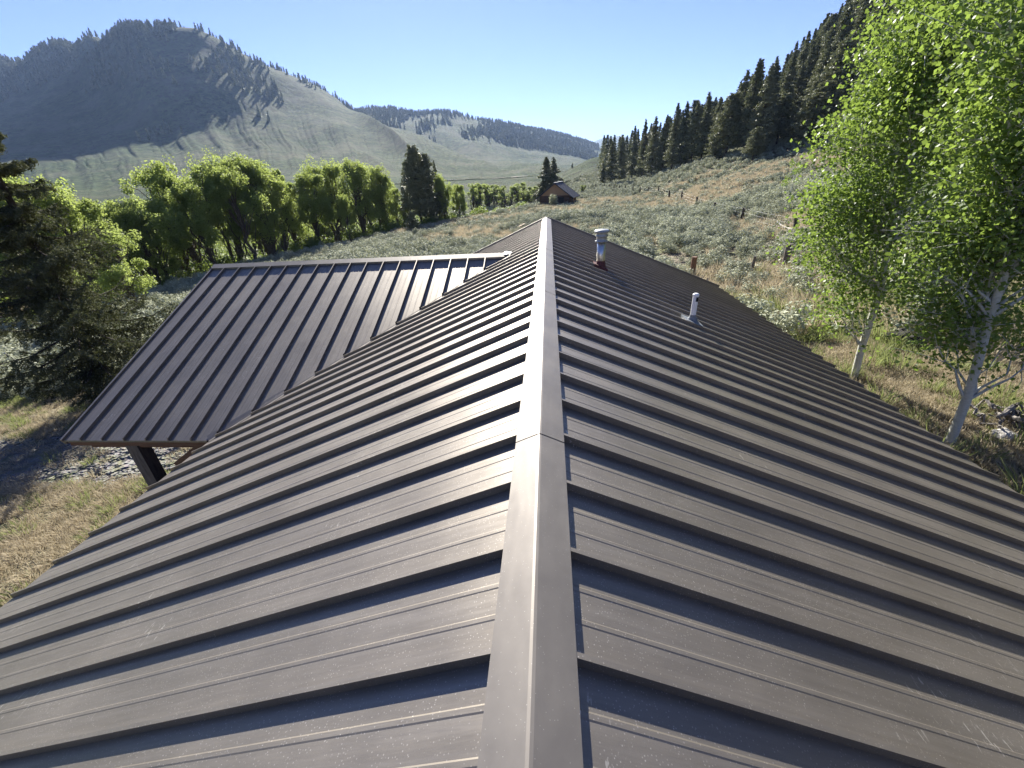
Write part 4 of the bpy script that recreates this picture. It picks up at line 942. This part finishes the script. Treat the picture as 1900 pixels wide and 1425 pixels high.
for s in (-1, 1):
    mb.add([(0, -.6, Hw+Gb+.08), (s*(Wd/2+ov), -.6, Hw-gs*ov+.08), (s*(Wd/2+ov), Ln+.5, Hw-gs*ov+.08), (0, Ln+.5, Hw+Gb+.08), (0, -.6, Hw+Gb-.06), (s*(Wd/2+ov), -.6, Hw-gs*ov-.06), (s*(Wd/2+ov), Ln+.5, Hw-gs*ov-.06), (0, Ln+.5, Hw+Gb-.06)],
      [(0, 1, 2, 3), (4, 7, 6, 5), (0, 4, 5, 1), (2, 6, 7, 3), (1, 5, 6, 2)])
    for j in range(7):
        y = -.5+j*(Ln+1)/6.2; mb.bar((0, y, Hw+Gb+.11), (s*(Wd/2+ov), y, Hw-gs*ov+.11), .05, .06)
roof = mb.build('roof', M_DROOF, shed)
mb = MB(); mb.bar((0, -.65, Hw+Gb+.14), (0, Ln+.55, Hw+Gb+.14), .32, .06); mb.build('ridge_cap', M_CAPW, roof)
mb = MB(); mb.box(Wd/2+.12, Wd/2+.2, Ln*.18, Ln*.36, .1, Hw*.85); mb.build('door', M_BLACK, shed)
mb = MB(); mb.box(Wd/2+.12, Wd/2+.2, Ln*.45, Ln*.58, .2, Hw*.8); mb.build('post_panel', M_PLY, shed)
mb = MB(); mb.box(Wd*.12, Wd*.30, -.22, -.13, Hw*.45, Hw*.85); mb.build('window', M_BLACK, shed)
x, y, z = ground_at(1029, 386, 50)
PB = leaf_mat('pale_bush_leaf', (.22, .24, .15), (.42, .44, .30), (.5, .52, .3), .3, .6, 1.0)
tag(link_mesh('bush', proto_sage(500, 1400, .2, 1.0, 2.1, PB), None, (x, y, z)), 'pale silvery bush against the front wall of the log shed', 'bush')
for px, py, s, lb in [(600, 468, 1.0, 'pale flowering bush at the bank under the second high cottonwood group'), (893, 402, .9, 'small pale bush at the bank edge left of the shed'), (575, 480, .9, 'pale sage bush beyond the left end of the wing ridge')]:
    x, y, z = ground_at(px, py, 40); o = tag(link_mesh('bush', bpy.data.meshes.get('sage') if False else proto_sage(510+px, 900, .15, .9, 1.3, PB), None, (x, y, z)), lb, 'bush'); o.scale = (s, s, s)

# ------------------------------------------------------------------ fence, posts, odds and ends
def post_mesh(name, base, top, rad, m, parent=None, n=10):
    b = np.array(base, float); t = np.array(top, float); mb = MB(); rng_ = np.random.default_rng(int(abs(base[0])*100)); P = []
    for i in range(5):
        u = i/4; P.append(b+(t-b)*u+rng_.normal(size=3)*rad*.06)
    P[0] = P[0]-np.array([0, 0, .3]); mb.tube(P, [rad*1.04, rad, rad*.98, rad*.97, rad*.93], n); return mb.build(name, m, parent)
def px_post(px, py, tx, ty, rmin=10):
    x, y, z = ground_at(px, py, rmin); r_ = math.hypot(x-CX, y); d = ray(tx, ty); k = r_/math.hypot(d[0], d[1]); T_ = CAM+d*k; return (x, y, z), tuple(T_)
M_DPOST = simple('dark_old_post', (.05, .04, .032), .9, var=.5, nscale=9, bmp=.8, bd=.02, stretch=(3, 3, .5))
fence = empty('fence', ground_at(1460, 445, 12)); fence['label'] = 'old wire fence on dark wooden posts crossing the sage slope'; fence['category'] = 'fence'
FO = np.array(fence.location)
fp = [(1472, 446, 1476, 411, .11), (1374, 415.5, 1379, 393, .11), (1324, 401, 1326, 382, .11), (1291, 388, 1293, 370, .10), (1264, 375, 1265, 363, .10), (1241, 372, 1242, 357, .12), (1221, 362, 1221.5, 355, .10), (1203, 361, 1203.5, 353, .10), (1187, 359.5, 1187.5, 352.5, .10), (1174, 358, 1174.3, 351.5, .10), (1160, 356, 1160.3, 350.5, .10), (1149, 355, 1149.3, 350, .11), (1139, 354, 1139.2, 349, .11), (1130, 353, 1130.2, 348.5, .11), (1121, 352, 1121.2, 347.8, .12), (1113, 351, 1113.2, 347, .12), (1105, 350, 1105.2, 346, .12)]
stays = [(1438, 430, 1441, 400, .035), (1407, 418, 1409, 397, .03), (1352, 409, 1353, 390, .035), (1343, 407, 1343.5, 386, .04), (1313, 396, 1314, 377, .045), (1283, 384, 1284, 368, .035), (1306, 391, 1307, 376, .03)]
tops = []
for i, (a, b, c, d_, rr) in enumerate(fp):
    B, T_ = px_post(a, b, c, d_); r_ = math.hypot(B[0], B[1]); hgt = min(1.6, T_[2]-B[2]); T_ = (T_[0], T_[1], B[2]+max(1.45, hgt)); rr = rr*1.3
    post_mesh('post', np.array(B)-FO, np.array(T_)-FO, rr, M_DPOST, fence, 8); tops.append((np.array(B), np.array(T_)))
for a, b, c, d_, rr in stays:
    B, T_ = px_post(a, b, c, d_); T_ = (T_[0], T_[1], B[2]+min(1.4, max(.9, T_[2]-B[2]))); post_mesh('stay', np.array(B)-FO, np.array(T_)-FO, rr, M_GREYWOOD, fence, 6)
M_WIRE = simple('fence_wire', (.42, .41, .40), .5, .6, var=.1, bmp=0)
B0 = np.array(ground_at(1560, 478, 12)); T0 = B0+np.array([0, 0, 1.3]); seq = [(B0, T0)]+tops
for h in (.45, .72, .96):
    mb = MB()
    for (Ba, Ta), (Bb, Tb) in zip(seq[:9], seq[1:10]):
        A_, C_ = Ba+(Ta-Ba)*h-FO, Bb+(Tb-Bb)*h-FO; M2 = (A_+C_)/2; M2[2] -= .06; mb.tube([A_, M2, C_], .004, 4, False)
    mb.build('wire', M_WIRE, fence)
for a, b, c, d_, rr, m, lb in [
 (1453, 502, 1466, 452, .17, M_GREYWOOD, 'thick weathered wooden post leaning right beside the aspen leaves'),
 (1389, 520, 1402, 475, .075, M_GREYWOOD, 'thin dark leaning post between the two thick posts'),
 (1281, 520, 1290, 476, .145, M_WOOD, 'thick sunlit brown post showing just over the right roof edge'),
 (1572, 502, 1580, 470, .15, M_GREYWOOD, 'thick grey post half hidden by the aspen leaves left of the trunk')]:
    B, T_ = px_post(a, b, c, d_, 12); o = post_mesh('wooden_post', (0, 0, 0), np.array(T_)-np.array(B), rr, m); o.location = B; tag(o, lb, 'post', 'free-standing wooden posts')
B = np.array(ground_at(1474, 437, 12)); A_ = np.array(ground_at(1438, 430, 12)); mb = MB(); d_ = B-A_
mb.tube([(0, 0, .75), tuple(d_*.25+np.array([0, 0, .52])), tuple(d_*.6+np.array([0, 0, .40])), tuple(d_+np.array([0, 0, .42]))], [.05, .055, .05, .05], 8)
tag(mb.build('branch', simple('bleached_branch', (.6, .57, .5), .8, var=.1), loc=tuple(A_)), 'bleached curved branch hung on the fence beside the dark corner post', 'branch')
# plank on a stub beyond the far end of the roof
x, y, z = ground_at(957, 434, 15, 60); P1 = at_range(941, 431, math.hypot(x, y)); P2 = at_range(973, 415, math.hypot(x, y)*1.05)
bench = empty('plank_bench', (x, y, z)); tag(bench, 'pale plank on a short stub standing in the grass beyond the left roof end', 'plank')
mb = MB(); O_ = np.array([x, y, z]); mb.bar(tuple(P1-O_), tuple(P2-O_), .30, .05); mb.build('plank', M_PALEWOOD, bench)
mid = (P1+P2)/2-O_+np.array([0, 0, -.03]); mb = MB(); mb.tube([(mid[0], mid[1], -.2), tuple(mid)], .06, 8); mb.build('stub', M_GREYWOOD, bench)
# left: leaning pole, its stay wire, deadwood
B, T_ = px_post(16, 700, -8, 662, 10); o = post_mesh('leaning_pole', (0, 0, 0), np.array(T_)-np.array(B), .10, M_WOOD); o.location = B; tag(o, 'brown leaning pole cut by the left picture edge below the spruce', 'pole')
A_ = np.array(at_range(8, 655, 22)); B_ = np.array(ground_at(72, 692, 10)); mb = MB(); mb.tube([(0, 0, 0), tuple((B_-A_)/2-np.array([0, 0, .1])), tuple(B_-A_)], .018, 6); o = mb.build('stay_cable', M_WHITE, loc=tuple(A_)); tag(o, 'thin pale cable slanting to the ground left of the spruce', 'cable')
x, y, z = ground_at(55, 712, 10); mb = MB(); rng_ = np.random.default_rng(8)
for k in range(16):
    a = rng_.uniform(-.4, .9); b0 = rng_.normal(size=3)*.15; b0[2] = .1; L_ = rng_.uniform(.6, 1.5); mb.tube(limb(rng_, b0, b0+np.array([-math.cos(a)*L_, math.sin(a)*L_*.6, rng_.uniform(.1, .5)*L_]), 4, 0, .1), [.022, .017, .012, .008, .003], 5, False)
tag(mb.build('deadwood', simple('bleached_twig', (.42, .39, .35), .85, var=.2), loc=(x, y, z)), 'tangle of bleached dead branches under the left side of the spruce', 'deadwood')
# right: heap of bleached roots, rocks, charred stump
def rock(name, lb, px, py, s, m, seed, sq=.6):
    x, y, z = ground_at(px, py, 8); bm = bmesh.new(); bmesh.ops.create_icosphere(bm, subdivisions=4, radius=1)
    for v in bm.verts:
        c = v.co; n_ = float(fbm(c.x*1.3+seed*3.1, c.y*1.3+c.z*1.7, 4, seed)); n2 = float(fbm(c.x*5+seed, c.y*5+c.z*4, 3, seed+5)); v.co = c*(.62+.75*n_+.22*n2); v.co.z *= sq
    me = bpy.data.meshes.new(name); bm.to_mesh(me); bm.free(); me.materials.append(m); o = link_mesh(name, me, None, (x, y, z+s*.12)); o.scale = (s, s*.8, s); o.rotation_euler = (0, 0, seed); tag(o, lb, name.replace('_', ' ')); return o
M_ROOT = simple('bleached_root', (.27, .245, .22), .9, var=.45, nscale=5, bmp=1.0, bd=.08, stretch=(1, 4, 2))
M_CHAR = simple('charred_wood', (.02, .018, .016), .9, var=.4, nscale=6, bmp=.8, bd=.05)
M_ROCK = simple('pale_rock', (.42, .40, .37), .9, var=.3, nscale=3, bmp=.7, bd=.05)
x, y, z = ground_at(1872, 785, 8); mb = MB(); rng_ = np.random.default_rng(31)
for k in range(34):
    a = rng_.uniform(0, 6.28); b0 = np.array([rng_.normal()*.2, rng_.normal()*.2, rng_.uniform(0, .28)]); L_ = rng_.uniform(.15, .45); r0 = rng_.uniform(.02, .05)
    e_ = b0+np.array([math.cos(a)*L_, math.sin(a)*L_, rng_.uniform(-.25, .2)]); e_[2] = max(.02, e_[2]); mb.tube(limb(rng_, b0, e_, 5, .12, .35), [r0*.7, r0, r0*.9, r0*.75, r0*.5, r0*.2], 6)
tag(mb.build('root_heap', M_ROOT, loc=(x, y, z)), 'bleached heap of old roots at the right edge below the aspens', 'root heap')
rock('charred_stump', 'black charred stump in the grass between the two aspen trunks', 1668, 640, .45, M_CHAR, 5, .8)
rock('rock', 'pale rock beside the charred stump', 1690, 626, .28, M_ROCK, 7)
rock('rock', 'pale rock lying in the grass right of the nearest aspen trunk', 1862, 812, .20, M_ROCK, 9)
rock('rock', 'flat pale rock half hidden behind the aspen leaves', 1730, 505, .5, M_ROCK, 12, .5)
mb = MB(); x, y, z = ground_at(1660, 505, 12); x2, y2, z2 = ground_at(1712, 530, 12); mb.tube([(0, 0, .25), ((x2-x)/2, (y2-y)/2, .2+(z2-z)/2), (x2-x, y2-y, .12+z2-z)], [.05, .045, .03], 8)
tag(mb.build('fallen_pole', simple('bleached_pole', (.5, .47, .42), .8, var=.1), loc=(x, y, z)), 'pale fallen pole lying behind the first aspen trunk', 'pole')

# ------------------------------------------------------------------ air
HAZE = True
if HAZE:
    mb = MB(); mb.box(-11500, 11500, -11500, 11500, -60, 900); m = bpy.data.materials.new('haze'); m.use_nodes = True; nt = m.node_tree; nt.nodes.remove(nt.nodes['Principled BSDF'])
    v = nt.nodes.new('ShaderNodeVolumePrincipled'); v.inputs['Color'].default_value = (.42, .60, 1.0, 1); v.inputs['Density'].default_value = .00007; v.inputs['Anisotropy'].default_value = .25
    nt.links.new(v.outputs[0], nt.nodes['Material Output'].inputs['Volume']); tag(mb.build('haze', m), kind='stuff')
